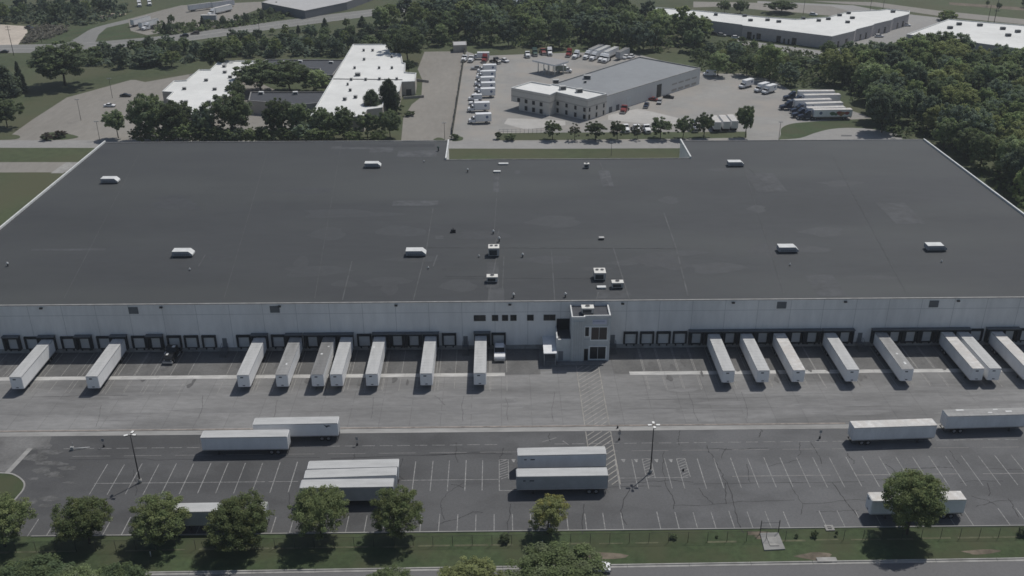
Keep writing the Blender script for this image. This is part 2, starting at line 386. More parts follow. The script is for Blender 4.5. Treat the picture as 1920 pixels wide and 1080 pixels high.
while x < 100:
    if not (-.5 < x < 9): mb.ribbon([(x, DY+random.uniform(-.04, .04), 0), (x+2.4, DY+random.uniform(-.04, .04), 0)], .13, .046)
    x += 3.35
a = G(1017, 829); b = G(1043, 821); mb.ribbon([a, b], .15, .05); a = G(1055, 827); b = G(1066, 834); mb.ribbon([b, a], .15, .05)
struct('bay_markings', mb, line_paint)
mb = MB(); x0c, x1c = G(1088, 740).x, G(1132, 740).x
hatch(x0c, x1c, 141.5, 158.4, 1.55, .19, 1.0, z=.075); hatch(x0c, x1c, 160.7, 185.6, 1.55, .19, 1.0, z=.06); struct('crossing_hatching', mb, mat('crossing_paint', (.30, .29, .265), .85, .25, 1.2))
mb = MB()
for a, b in ((1370, 1555), (1600, 1795), (1840, 1990)):
    mb.ribbon([(G(a, 885).x, CYL+.2, 0), (G(b, 885).x, CYL+.25, 0)], .13, .046)
for a in range(140, 1900, 95): mb.ribbon([(G(a, 850).x, Yt+2.6, 0), (G(a+70, 850).x, Yt+2.6, 0)], .08, .044)
struct('faded_markings', mb, line_faint)

# dock bay lines: a pair between neighbouring doors, ghosted far out
DOORS = [25, 61, 91, 129, 159, 196, 225, 261, 292, 327, 359, 392, 457, 488, 522, 552, 586, 617, 648, 683, 714, 745, 776, 808, 842, 904, 935,
         1183, 1214, 1245, 1276, 1307, 1338, 1370, 1402, 1432, 1464, 1495, 1525, 1558, 1587, 1651, 1681, 1711, 1742, 1774, 1805, 1834, 1867, 1898, 1930]
def door_x(px): return G(px+.0, 637-(px-960)*.005, 2.8).x
mb = MB()
for k, d in enumerate(DOORS):
    x = door_x(d)
    for off in (-1.72, 1.72):
        if random.random() < .9:
            mb.ribbon([(x+off, 174.2+random.uniform(-.8, .6), 0), (x+off, SY-.9, 0)], .12, .045)
            mb.ribbon([(x+off, SY+.85, 0), (x+off, WY-.2, 0)], .13, .06)
struct('dock_bay_lines', mb, line_faint)

# cracks in the lot: sealed, wandering
mb = MB()
def crack(p, q, wid=.07, wob=.35, seg=14):
    a = G(*p); b = G(*q); d = b-a; n_ = Vector((-d.y, d.x, 0)).normalized(); pts = []; o = 0
    for k in range(seg+1):
        o += random.gauss(0, wob/seg**.5); t = k/seg
        pts.append(a+d*t+n_*(o*min(1, 4*t*(1-t)+.1)))
    for k in range(seg): mb.ribbon([pts[k], pts[k+1]], wid*random.uniform(.6, 1.3), .04)
for p, q in (((1325, 835), (1340, 865)), ((1340, 865), (1365, 910)), ((1365, 910), (1395, 1000)), ((1245, 845), (1247, 905)), ((1247, 905), (1262, 955)), ((1300, 908), (1620, 903)), ((1262, 948), (1490, 938)), ((1310, 915), (1337, 945)),
             ((1480, 905), (1500, 965)), ((1560, 905), (1610, 970)), ((1520, 830), (1540, 870)), ((1362, 840), (1354, 860)), ((1330, 842), (1440, 840)), ((945, 840), (935, 870)), ((870, 905), (826, 945)), ((826, 945), (835, 975)), ((845, 908), (870, 915)),
             ((957, 945), (955, 1000)), ((1095, 945), (1092, 1000)), ((1182, 915), (1177, 985)), ((755, 860), (760, 900)), ((855, 830), (860, 868)), ((1030, 812), (1032, 828)), ((1640, 900), (1720, 893)), ((1660, 870), (1700, 900)), ((1800, 905), (1880, 902)), ((1820, 930), (1870, 950)),
             ((1830, 950), (1900, 940)), ((1890, 935), (1910, 970)), ((1780, 845), (1800, 870)), ((130, 862), (380, 861)), ((400, 862), (600, 858)), ((620, 860), (960, 852)), ((540, 920), (545, 990)), ((665, 850), (660, 875)), ((800, 855), (930, 850)), ((250, 880), (255, 930)),
             ((1400, 870), (1407, 905)), ((1440, 875), (1500, 862)), ((1500, 830), (1495, 855)), ((1590, 850), (1600, 870)), ((1850, 880), (1930, 876)), ((1700, 880), (1790, 878)), ((1275, 805), (1274, 835)), ((1425, 802), (1424, 820)), ((1155, 905), (1300, 905)), ((1360, 905), (1362, 945)),
             ((1090, 915), (1240, 912)), ((1505, 945), (1640, 940)), ((1530, 960), (1610, 958)), ((820, 985), (870, 968)), ((870, 968), (905, 962)), ((1850, 905), (1853, 930))):
    crack(p, q, random.uniform(.09, .17), random.uniform(.3, .7))
for p, q in (((948, 745), (953, 790)), ((1040, 735), (1038, 790)), ((870, 742), (868, 790)), ((700, 745), (696, 785)), ((815, 742), (835, 760)), ((1290, 735), (1310, 790)), ((520, 750), (512, 790)), ((380, 742), (372, 785)), ((1390, 735), (1400, 785)), ((190, 760), (180, 800)), ((60, 745), (240, 742)), ((1200, 750), (1500, 742))):
    crack(p, q, .06, .3)
struct('asphalt_cracks', mb, crack_tar)

# ---- worn wheel tracks and drips where the trailers swing in
mb = MB(); mb2 = MB()
def blob(m_, x, y, rx, ry, z):
    ph = random.random()*6
    m_.face([(x+rx*math.cos(u)*(1+.25*math.sin(3*u+ph)), y+ry*math.sin(u)*(1+.2*math.sin(2*u+ph)), z) for u in np.linspace(0, 2*math.pi, 16, endpoint=False)])
for k, d in enumerate(DOORS):
    x = door_x(d)
    for j in range(2): blob(mb, x+random.uniform(-1.0, 1.0), random.uniform(176.5, 190), random.uniform(.25, .7), random.uniform(.5, 2.2), .0425+.0002*(2*k+j) if True else 0)
for k in range(46): blob(mb2, random.uniform(-105, 108), random.uniform(162.5, 177), random.uniform(2.5, 8), random.uniform(.25, .9), .0215+.0004*k)
mb3 = MB()
for (px, py, rx, ry) in ((86, 868, 2.6, .7), (104, 870, 2.2, .5), (78, 882, 1.6, .9), (98, 890, 1.3, .8), (110, 893, .9, .5), (66, 858, 2.2, 1.2), (90, 848, 2.4, .9), (74, 838, 2.0, 1.3), (62, 898, .9, .4), (125, 878, 1.6, .6), (92, 935, 1.8, .7), (84, 948, 1.2, .5), (60, 940, 1.0, .8), (130, 905, 1.2, .3)):
    c_ = G(px, py); blob(mb3, c_.x, c_.y, rx, ry, .0405+.0004*len(mb3.f)); blob(mb3, c_.x+rx*.6, c_.y-.3, rx*.5, ry*.5, .0405+.0004*len(mb3.f))
struct('worn_patches', mb3, mat('worn_asphalt', (.104, .104, .103), .9, .25, 1.5, big=.2, bigscale=.5))
struct('oil_drips', mb, mat('oil_stain', (.105, .104, .103), .7, .15, 1)); struct('wheel_tracks', mb2, mat('wheel_track', (.188, .187, .185), .9, .12, .8, stretch=(.3, 1, 1)))

# ---- behind the warehouse
sheet('rear_grass', [(-700, 300), (2400, 296), (2400, 225), (-700, 225)], .01, grass_dry)
sheet('rear_road', [(-900, 264), (200, 263), (1050, 265.5), (1290, 264), (1480, 262), (1480, 276), (1290, 278), (1050, 279), (200, 277.5), (-900, 276)], .03, back_road)
sheet('left_lawn', [(-900, 303), (190, 302), (80, 420), (-900, 700)], .015, grass_dry)
sheet('side_lane', [(-900, 305), (175, 304), (150, 323), (-900, 326)], .02, tan_asphalt)
sheet('side_slab', [(124, 304.5), (146, 304.5), (118, 325), (95, 325)], .04, kerb_concrete)
sheet('pale_lot', [(-40, 258), (14, 258), (60, 225), (125, 183), (245, 150), (255, 150), (272, 154), (362, 138), (430, 128), (560, 190), (560, 246), (300, 266), (-40, 264.5)], .025, tan_asphalt)
sheet('lot_islet', smooth_line([(74, 257), (85, 250), (110, 248), (140, 254), (146, 258), (120, 262), (85, 262), (74, 257)], 4)[:-1], .06, grass_dry)
sheet('lot_edge_lawn', smooth_line([(-60, 251), (20, 252), (38, 257), (20, 262), (-60, 263)], 4), .06, grass_dry)
sheet('tan_lot', [(796, 97), (872, 96), (862, 150), (846, 264), (752, 266), (756, 222), (772, 196), (790, 182), (792, 150), (783, 130)], .03, tan_asphalt)
sheet('dealer_lot', [(874, 96), (900, 105), (1000, 101), (1110, 98), (1200, 103), (1330, 138), (1390, 138), (1450, 150), (1490, 175), (1620, 215), (1640, 225), (1500, 232), (1468, 240), (1460, 263), (1300, 266), (840, 266), (852, 205)], .02, pale_concrete)
sheet('dealer_front_slab', [(1140, 216), (1195, 204), (1225, 210), (1290, 226), (1330, 222), (1340, 235), (1290, 240), (1140, 225)], .04, bright_concrete)
sheet('dealer_side_slab', [(952, 222), (1030, 224), (1060, 227), (1060, 235), (985, 243), (945, 232)], .04, bright_concrete)
sheet('dealer_verge', [(932, 250), (1020, 249), (1400, 247), (1400, 258), (1290, 260), (1000, 263), (930, 263)], .05, grass_dry)
for nm, pts in (('entrance_islet', [(846, 262), (858, 256), (868, 258), (866, 263), (850, 265), (846, 262)]), ('driveway_islet', [(812, 262), (822, 258), (834, 262), (822, 265), (812, 262)])):
    sheet(nm, smooth_line(pts, 4)[:-1], .07, grass)
turn = smooth_line([(1462, 262), (1500, 259), (1530, 249), (1560, 242), (1600, 240), (1640, 243), (1668, 248), (1690, 256), (1690, 268)], 5)
sheet('turning_verge', smooth_line([(1464, 250), (1466, 240), (1485, 232), (1530, 228), (1640, 222), (1690, 220), (1720, 240), (1700, 262)], 5)+[(1500, 259), (1475, 256)], .045, grass)
sheet('turning_circle', turn+[(1462, 270)], .07, back_road)
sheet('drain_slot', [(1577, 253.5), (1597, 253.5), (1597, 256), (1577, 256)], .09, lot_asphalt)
# far roads and lots
hwl = smooth_line([(-500, 100), (-100, 95), (0, 92), (120, 90), (200, 84), (330, 72), (480, 52), (640, 31), (760, 16), (870, 4), (1000, -14), (1150, -30)], 4)
mb = MB(); hp = [G(*p) for p in hwl]
def stripe(pts, w_, off, z, mtl=0):
    q = []
    for k, p in enumerate(pts):
        d = (pts[min(k+1, len(pts)-1)]-pts[max(k-1, 0)]); d.z = 0; d.normalize(); q.append(p+Vector((-d.y, d.x, 0))*off)
    for k in range(len(q)-1):
        d0 = (q[min(k+1, len(q)-1)]-q[max(k-1, 0)]).normalized(); d1 = (q[min(k+2, len(q)-1)]-q[k]).normalized()
        n0 = Vector((-d0.y, d0.x, 0))*w_/2; n1 = Vector((-d1.y, d1.x, 0))*w_/2
        mb.face([(*(q[k]-n0)[:2], z), (*(q[k+1]-n1)[:2], z), (*(q[k+1]+n1)[:2], z), (*(q[k]+n0)[:2], z)], mtl)
stripe(hp, 21, 0, .04, 0); stripe(hp, .35, 4.2, .08, 1); stripe(hp, .35, -4.0, .08, 1); stripe(hp, .9, 9.8, .08, 2); stripe(hp, .9, -9.8, .08, 2); stripe(hp, 1.4, .2, .08, 2)
struct('highway', mb, [highway_mat, line_paint, gutter_concrete])
sheet('highway_verge', [(60, 82), (110, 62), (165, 45), (250, 42), (330, 62), (250, 78), (130, 85)], .015, grass)
sheet('ramp_road', smooth_line([(122, 82), (145, 70), (172, 54), (215, 42), (260, 32), (300, 24), (340, 15)], 4)+[(365, 20), (300, 33), (240, 43), (200, 52), (185, 65), (178, 80)], .035, highway_mat)
sheet('sand_yard', [(-300, 48), (0, 46), (48, 49), (52, 60), (44, 70), (34, 84), (-20, 86), (-300, 90)], .03, gravel_mat)
sheet('truck_yard', [(240, 36), (300, 20), (340, 10), (520, 2), (500, 12), (455, 28), (448, 45), (420, 50), (330, 58), (275, 66), (245, 58)], .05, tan_asphalt)
sheet('office_road', [(1555, 20), (1500, 12), (1420, 6), (1420, 2), (1600, 10), (1660, 22), (1760, 33), (1778, 46), (1740, 60), (1690, 75), (1560, 120), (1440, 98), (1380, 80), (1382, 74), (1560, 98), (1640, 60), (1700, 40), (1600, 22)], .03, back_road)
sheet('upper_road', [(1300, 14), (1360, 12), (1440, 20), (1500, 24), (1560, 30), (1590, 20), (1560, 12), (1450, 6), (1300, 3)], .045, tan_asphalt)
sheet('right_side_lane', [(1520, 2), (1640, 4), (1760, 20), (1920, 36), (2100, 50), (2100, 56), (1920, 46), (1760, 30), (1640, 12)], .028, tan_asphalt)
sheet('field_track', [(1780, 4), (1920, 14), (2000, 20), (2000, 24), (1920, 20), (1780, 9)], .03, dirt)
# ================================================================== WAREHOUSE
XL = (G(0, 426, ROOFZ).x+G(200, 266, ROOFZ).x)/2; XR = (G(1735, 262, ROOFZ).x+G(1920, 406.5, ROOFZ).x)/2
YBL = G(200, 266, ROOFZ).y; YBR = G(1735, 262, ROOFZ).y
NX0 = G(836, 298, ROOFZ).x; NX1 = G(1295, 296.5, ROOFZ).x; NYB = G(1050, 298, ROOFZ).y
def yb(x): return YBL+(YBR-YBL)*(x-XL)/(XR-XL)
wh = thing('warehouse', 'vast dark flat-roofed distribution warehouse with grey dock wall and rows of loading doors', 'warehouse', (0, WY, 0))
def wl(p, z=None): return (p[0], p[1]-WY) if z is None else (p[0], p[1]-WY, z)
OUT = [(XL, WY), (XR, WY), (XR, yb(XR)), (NX1, yb(NX1)), (NX1, NYB), (NX0, NYB), (NX0, yb(NX0)), (XL, yb(XL))]
mb = MB()
n = len(OUT)
for k in range(n):
    a = wl(OUT[k]); b = wl(OUT[(k+1) % n])
    mb.face([(*a, 0), (*b, 0), (*b, ROOFZ-.05), (*a, ROOFZ-.05)])
part('wall', mb, wall_paint, wh)
mb = MB(); RO = [wl(p) for p in OUT]; mb.face([(*p, ROOFZ-.12) for p in RO])
rf = part('roof', mb, membrane, wh)
def roofpt(px, py): p = G(px, py, ROOFZ-.12); return Vector((p.x, p.y-WY, ROOFZ-.12))
# patches and seams lie in the roof covering
mb = MB()
def rpatch(px0, py0, px1, py1, m, z=.01):
    a = roofpt(px0, py0); b = roofpt(px1, py1); c = [(a.x, b.y), (b.x, b.y), (b.x, a.y), (a.x, a.y)]
    mb.face([(*q, ROOFZ-.105+z*.3+len(mb.f)*.0004) for q in c], m)
rpatch(692, 286, 738, 276, 0); rpatch(744, 294, 820, 282, 0); rpatch(620, 280, 700, 274, 0, .006); rpatch(735, 386, 822, 376, 0); rpatch(965, 326, 975, 319, 0)
rpatch(1120, 560, 1180, 542, 3); rpatch(915, 565, 945, 540, 3); rpatch(912, 540, 935, 492, 3); rpatch(1130, 350, 1142, 320, 0); rpatch(925, 360, 936, 330, 0); rpatch(55, 471, 200, 466, 3); rpatch(816, 448, 832, 442, 0); rpatch(0, 300, 0.5, 299, 1)
rpatch(1420, 360, 1450, 325, 3, .008); rpatch(1535, 556, 1560, 515, 3); rpatch(1680, 420, 1695, 380, 3, .008); rpatch(640, 276, 815, 270, 1, .008); rpatch(835, 519, 920, 517.5, 1); rpatch(828, 506, 838, 503, 1)
NST = [0]
def stain(px, py, rx, ry, m):
    NST[0] += 1
    c = roofpt(px, py); ph = random.random()*6; n = 18
    mb.face([(c.x+rx*math.cos(u)*(1+.22*math.sin(3*u+ph)+.12*math.sin(5*u+2*ph)), c.y+ry*math.sin(u)*(1+.2*math.sin(2*u+ph)), ROOFZ-.1195+.0004*NST[0]) for u in np.linspace(0, 2*math.pi, n, endpoint=False)], m)
for k in range(34): stain(random.uniform(150, 1750), random.uniform(310, 545), random.uniform(1.5, 9), random.uniform(.8, 4), 4 if k % 3 else 5)
for pts, wd in (([(812, 390), (800, 465), (775, 563)], .22), ([(800, 464), (1270, 466)], .22), ([(936, 430), (925, 470)], .25), ([(933, 470), (915, 565)], .25), ([(1034, 470), (1040, 563)], .25), ([(1150, 465), (1180, 562)], .3), ([(1245, 400), (1268, 466), (1290, 555)], .35),
                ([(1122, 548), (1118, 562)], .25), ([(945, 480), (942, 545)], .2), ([(820, 478), (812, 500)], .3), ([(660, 490), (642, 563)], .25), ([(385, 478), (372, 500)], .25), ([(828, 521), (1180, 522)], .12), ([(936, 300), (927, 430)], .15), ([(1125, 305), (1145, 352)], .3), ([(1400, 310), (1450, 360)], .2),
                ([(500, 290), (420, 560)], .1), ([(260, 290), (120, 560)], .1), ([(1560, 290), (1700, 550)], .1), ([(1390, 300), (1470, 550)], .1), ([(640, 270), (590, 560)], .1)):
    for k in range(len(pts)-1): mb.ribbon([roofpt(*pts[k]), roofpt(*pts[k+1])], wd, ROOFZ-.085+.0004*len(mb.f), 2)
o = part('covering_patches', mb, [membrane_patch, membrane_dark, seam_mat, mat('roof_patch_faint', (.071, .0745, .079), .8, .15, .5, big=.12, bigscale=.1), mat('ponding_stain', (.0585, .062, .066), .7, .08, .5, along=(-110, 110, .92, 1.12)), mat('dark_ponding', (.0555, .0585, .0625), .7, .08, .5, along=(-110, 110, .92, 1.12))], rf)
# parapet caps
mb = MB(); g = .12
mb.box(XL-.1, XR+.1, -.12, .28, ROOFZ-.05, ROOFZ+.10)
part('parapet_cap', mb, cap_grey, wh)
for k, hgt in ((1, .42), (3, .55), (5, .55), (7, .42)):
    mb = MB()
    a = wl(OUT[k]); b = wl(OUT[(k+1) % n])
    y0, y1 = sorted((a[1], b[1])); mb.box(a[0]-.22, a[0]+.22, y0+(.3 if k in (1, 7) else 0), y1, ROOFZ-.3, ROOFZ+hgt)
    part('parapet_cap', mb, cap_white, wh)
for k in (2, 4, 6):
    mb = MB()
    a = wl(OUT[k]); b = wl(OUT[(k+1) % n]); x0, x1 = sorted((a[0], b[0])); y = (a[1]+b[1])/2
    mb.box(x0+.25, x1-.25, y-.15, y+.15, ROOFZ-.11, ROOFZ+.06)
    part('parapet_cap', mb, cap_grey, wh)
# panel joints (hairline) and foundation
mb = MB()
for px in range(-80, 2010, 62):
    x = G(px+16, 600, 8).x
    mb.box(x-.05, x+.05, -.015, .05, 1.1, ROOFZ-.08)
z1 = 9.4
mb.box(XL+.1, XR-.1, -.012, .04, z1-.05, z1+.05)
part('panel_joints', mb, wall_joint, wh)
TX0, TX1 = G(1043, 679).x, G(1141, 679).x
for a, b in ((XL+.05, TX0-2.5), (TX1+.3, XR-.05)): mb = MB(); mb.box(a, b, -.10, .1, 0, 1.05); part('foundation', mb, foundation_mat, wh)
# dock doors: shallow foam seals or deep shelters
DEEP = {25, 91, 159, 225, 292, 488, 552, 586, 617, 648, 714, 745, 776, 808, 904, 1307, 1338, 1370, 1402, 1432, 1464, 1495, 1525, 1558, 1587, 1651, 1681, 1711, 1742, 1774, 1805, 1867, 1898}
sh = MB(); sh.box(-1.3, 1.3, -.06, .04, 1.2, 4.0)
for z in (1.75, 2.3, 2.85, 3.4): sh.box(-1.27, 1.27, -.075, -.05, z, z+.035)
ME_LEAF = sh.mesh('dock_door_leaf', [dock_door_mat])
sh = MB()
for s in (-1, 1): sh.box(min(s*1.22, s*1.6), max(s*1.22, s*1.6), -.42, 0, 1.2, 4.25)
sh.box(-1.22, 1.22, -.40, 0, 3.75, 4.24); sh.box(-1.3, 1.3, -.14, 0, 1.02, 1.19); ME_SEAL = sh.mesh('dock_seal', [dock_seal])
sh = MB()
for s in (-1, 1): sh.box(min(s*1.38, s*1.78), max(s*1.38, s*1.78), -1.05, 0, 1.15, 4.5); 
for s in (-1, 1): sh.box(min(s*1.0, s*1.36), max(s*1.0, s*1.36), -.35, 0, 1.2, 4.3)
sh.box(-1.375, 1.375, -.98, -.05, 4.05, 4.45); sh.box(-1.9, 1.9, -1.2, 0, 4.5, 4.66, 1); sh.box(-1.25, 1.25, -.3, 0, .9, 1.17)
ME_SHELTER = sh.mesh('dock_shelter', [dock_seal, canopy_metal])
sh = MB()
sh.box(-.15, .15, -.28, -.1, .65, 1.15)
ME_BUMP = sh.mesh('dock_bumper', [black_rubber])
for d in DOORS:
    x = door_x(d)
    o = link('dock_door', ME_LEAF, wh, (x, 0, 0))
    link('shelter' if d in DEEP else 'door_seal', ME_SHELTER if d in DEEP else ME_SEAL, o); [link('bumper', ME_BUMP, o, (s, 0, 0)) for s in (-.85, .85)]
# louvres, lights, windows
for px, py in ((250, 582), (514.5, 581), (1466.5, 573.5), (1750, 568.5)):
    c = G(px, py, 10.6); mb = MB(); mb.box(c.x-1.05, c.x+1.05, -.09, .03, 9.75, 11.4); part('louvre', mb, louver_mat, wh)
for px, py in ((80, 575), (304, 573.5), (525, 572), (743, 570.5), (956, 569.5), (1167, 568), (1374, 566), (1583, 563), (1793, 560.5)):
    c = G(px, py, 11.3); mb = MB(); mb.box(c.x-.32, c.x+.32, -.4, 0, 11.2, 11.5); part('wall_light', mb, pole_mat, wh)
for p0, p1 in ((889, 910), (923, 933.5), (942, 952), (957.5, 968), (989, 1000), (1020, 1041)):
    a = G(p0, 598, 7.8).x; b = G(p1, 598, 7.8).x; mb = MB(); mb.box(a, b, -.05, .02, 7.3, 8.6)
    wn = part('window', mb, glass_dark, wh); mb = MB()
    for (q0, q1, r0, r1) in ((a-.08, a, 7.22, 8.68), (b, b+.08, 7.22, 8.68), (a, b, 7.22, 7.3), (a, b, 8.6, 8.68)): mb.box(q0, q1, -.08, 0, r0, r1)
    if b-a > 1.8: mb.box((a+b)/2-.04, (a+b)/2+.04, -.07, -.052, 7.3, 8.6)
    part('frame', mb, pole_mat, wn)
# service doors with steel stairs beside the docks
for px in (424, 873, 1149, 1616):
    x = G(px, 645, 1.5).x; mb = MB(); mb.box(x-.5, x+.5, -.05, 0, 1.2, 3.4)
    dr = part('service_door', mb, mat('service_door_paint', (.16, .17, .18), .6), wh)
    mb = MB(); mb.box(x-.7, x+.7, -1.3, -.105, 1.08, 1.2)
    for k in range(6): mb.box(x-.6, x+.6, -1.3-.28*(k+1), -1.3-.28*k-.02, 1.0-.18*k-.04, 1.0-.18*k)
    st = mat('stair_steel', (.13, .135, .14), .6, .1, 3); part('steps', mb, st, dr)
    for s in (-.65, .65):
        mb = MB(); mb.tube((x+s, -.2, 2.2), (x+s, -1.3, 2.2), .03, n=5); mb.tube((x+s, -1.3, 2.2), (x+s, -3.0, 1.0), .03, n=5); mb.tube((x+s, -1.3, 0), (x+s, -1.3, 2.2), .03, n=5)
        mb.tube((x+s, -.2, 0), (x+s, -.2, 2.2), .03, n=5); mb.tube((x+s, -3.0, 0), (x+s, -3.0, 1.0), .03, n=5); mb.tube((x+s, -1.3, 1.1), (x+s, -3.0, .06), .05, n=4)
        part('handrail', mb, st, dr)

# entrance tower
FY = G(1080, 679).y-WY; F2 = G(1118, 676).y-WY
tx = lambda px: G(px, 678).x
def zat(px, py, y):               # height of a pixel on the plane y (world)
    d = _f+_r*((px-960)/F)+_u*((540-py)/F); return CAMH+d[2]*y/d[1]
TT = zat(1082, 597.5, WY+FY)
tw = MB(); a, m_, b = tx(1070), tx(1093.5), tx(1141)
tz = min(TT, ROOFZ-.6)
tower_wall = mat('tower_wall', (.55, .565, .56), .8, .05, .8, big=.04, bigscale=.2)
tw.box(a, m_, FY, -.02, 0, tz); tw.box(m_+.002, b, F2, -.02, 0, tz)
for x in np.linspace(a+.35, m_-.35, 5): tw.box(x-.16, x+.16, FY-.16, FY, .3, tz-.6); tw.box(x+.17, x+.24, FY-.012, FY+.05, .3, tz-.6, 1)
tw.box(m_+.01, b+.08, F2-.12, F2, 4.45, 5.35); tw.box(b-.45, b+.10, F2-.14, F2-.002, 0, 4.44); tw.box(b-.45, b+.10, F2-.14, F2-.002, 5.36, tz-.05)
twr = part('entrance_tower', tw, [tower_wall, wall_joint], wh)
frame_light = mat('window_frame_light', (.80, .80, .78), .6)
mb = MB(); mb.box(a+.2, b-.2, F2+.35, -.2, tz-.02, tz+.03); mb.box(a+.2, m_-.2, FY+.3, F2+.3, tz-.02, tz+.025); part('roof', mb, dark_roof, twr)
mb = MB(); h0, h1 = tz+.03, tz+.45
mb.box(a-.05, a+.22, FY-.05, -.1, h0-.03, h1); mb.box(b-.22, b+.12, F2-.05, -.1, h0-.03, h1); mb.box(a+.22, m_+.1, FY-.05, FY+.22, h0-.03, h1); mb.box(m_-.15, m_+.1, FY+.22, F2+.2, h0-.03, h1); mb.box(m_+.1, b-.22, F2-.05, F2+.2, h0-.03, h1)
part('parapet', mb, cap_white, twr)
def fz(py, y): return zat(1118, py, WY+y)
for (p0, p1, q0, q1, mm) in ((1095.5, 1102.5, 613, 630, glass_dark), (1107, 1136, 613.5, 637, glass_brown), (1105.5, 1135, 650, 672.5, glass_dark)):
    mb = MB(); zt_, zb_ = fz(q0, F2), max(fz(q1, F2), .25); mb.box(tx(p0), tx(p1), F2-.06, F2-.003, zb_, zt_); wn = part('window', mb, mm, twr)
    x0_, x1_ = tx(p0), tx(p1); mb = MB()
    mb.box(x0_-.28, x0_, F2-.125, F2-.004, zb_-.22, zt_+.22); mb.box(x1_, x1_+.28, F2-.125, F2-.004, zb_-.22, zt_+.22); mb.box(x0_, x1_, F2-.125, F2-.004, zt_, zt_+.22); mb.box(x0_, x1_, F2-.125, F2-.004, zb_-.22, zb_)
    if x1_-x0_ > 2:
        mm_ = (x0_+x1_)/2; mb.box(mm_-.03, mm_+.03, F2-.085, F2-.062, zb_, zt_)
    part('frame', mb, frame_light, wn)
mb = MB(); mb.box(tx(1095), tx(1102), F2-.07, F2-.004, .1, 3.0); part('door', mb, glass_dark, twr)
# sign: pale blue panel with two lines of unreadable lettering
zs0, zs1 = fz(608, F2), fz(599.5, F2); sx0, sx1 = tx(1108.5), tx(1135); mb = MB(); mb.box(sx0, sx1, F2-.09, F2-.004, zs0, zs1)
hh = zs1-zs0; xx = sx0+.55
while xx < sx1-.4:
    wv = random.uniform(.10, .22); mb.box(xx, min(xx+wv, sx1-.2), F2-.10, F2-.091, zs0+hh*.5, zs0+hh*.78, 1); xx += wv+.06
mb.box(sx0+.12, sx0+.42, F2-.10, F2-.091, zs0+hh*.5, zs0+hh*.8, 1)
part('sign_panel', mb, [sign_mat, sign_text], twr)
# low annex left of the tower, dark well above its front wall
an = MB(); ax0, ax1 = tx(1043), a-.002; az = zat(1055, 637, WY+FY+.4); ay = FY+.4
an.box(ax0, ax1, ay, -.02, 0, az-.5)
an.box(ax0, ax0+.25, ay, -.02, az-.499, az+.35); an.box(ax0+.25, ax1, ay, ay+.25, az-.499, az)
ann = part('annex', an, tower_wall, wh)
mb = MB(); mb.box(ax0+.26, ax1-.01, ay+.26, -.05, az-.49, az-.44); part('roof', mb, dark_roof, ann)
mb = MB(); mb.box(ax0+.27, ax1-.02, -.35, -.03, az-.43, az+2.2); part('glazed_opening', mb, glass_dark, ann)
mb = MB(); mb.box(ax0-.04, ax0+.29, ay-.04, ay+.9, az+.351, az+.42); mb.box(ax0+.29, ax1, ay-.04, ay+.29, az+.001, az+.07); part('parapet', mb, cap_white, ann)
mb = MB(); mb.box(tx(1046.5), tx(1055.5), ay-.06, ay-.003, .3, 2.6); part('door', mb, mat('annex_door', (.19, .20, .22), .6), ann)
# canopy over the stair
mb = MB(); cx0, cx1 = tx(1018.5), ax0-.05
cyf = G(1028, 662.5, 3.2).y-WY; mb.box(cx0, cx1, cyf, -.02, 3.0, 3.2)
cn = part('stair_canopy', mb, white_paint, wh)
for xq in (cx0+.12, cx1-.25):
    for yq in (cyf+.15, cyf/2): mb = MB(); mb.box(xq-.07, xq+.07, yq-.07, yq+.07, 0, 3.0); part('post', mb, steel, cn)
mb = MB(); 
for k in range(4): mb.box(cx0+.1, cx1, cyf+.7-.3*k, cyf+.7-.3*(k-1) if k else -.11, 0, .8-.2*k)
mb.box(tx(1043), tx(1130), FY-1.7, FY-.1, 0, .28); part('entrance_steps', mb, mat('step_concrete', (.17, .17, .17), .9, .15, 1), wh)

# ------------------------------------------------------------------ things standing on the roof
def monitor_mesh():
    mbs = []
    b_ = MB(); L = 2.45; H = 1.55; W_ = 1.15
    pr = [(-L, .35), (L, .35), (L, .75), (L-.9, H), (-L, H)]
    i = len(b_.v)
    for y in (-W_, W_): b_.v += [(p[0], y, p[1]) for p in pr]
    k5 = 5
    b_.f.append(tuple(i+k for k in range(5))); b_.m.append(0); b_.sm.append(False)
    b_.f.append(tuple(i+9-k for k in range(5))); b_.m.append(0); b_.sm.append(False)
    for k in range(5):
        j = (k+1) % 5; b_.f.append((i+k, i+5+k, i+5+j, i+j)); b_.m.append(1 if k in (2, 3, 1) else 0); b_.sm.append(False)
    return b_
ME_MON = monitor_mesh().mesh('monitor_hood', [mat('vent_side_metal', (.30, .31, .33), .5, .1, 2), cap_white])
c_ = MB(); c_.box(-2.2, 2.2, -.95, .95, 0, .36); ME_MONC = c_.mesh('monitor_curb', [hvac_dark])
c_ = MB()
for k in range(8): x = -1.9+k*.46; c_.box(x, x+.34, -1.18, -1.151, .5, .9)
ME_MONL = c_.mesh('monitor_louvres', [mat('vent_louvre', (.17, .18, .19), .6)])
mons = [(206, 344, 'white hooded roof vent at the far left of the dark roof'), (699, 315, 'white hooded roof vent in the back row left of the roof notch'), (1380, 312.5, 'white hooded roof vent in the back row on the right, behind the notch corner'),
        (343, 482, 'white hooded roof vent in the front row furthest left'), (780, 481, 'white hooded roof vent in the front row left of the boxy cooling unit'), (1478, 474, 'white hooded roof vent in the front row right of centre'), (1756, 471, 'white hooded roof vent in the front row furthest right')]
for px, py, lb in mons:
    c = G(px, py, ROOFZ-.1); t = thing('roof_vent', lb, 'roof vent', (c.x, c.y+.9, ROOFZ-.1), 0, 'hooded vents on the warehouse roof')
    link('hood', ME_MON, t); link('curb', ME_MONC, t); link('louvre', ME_MONL, t)
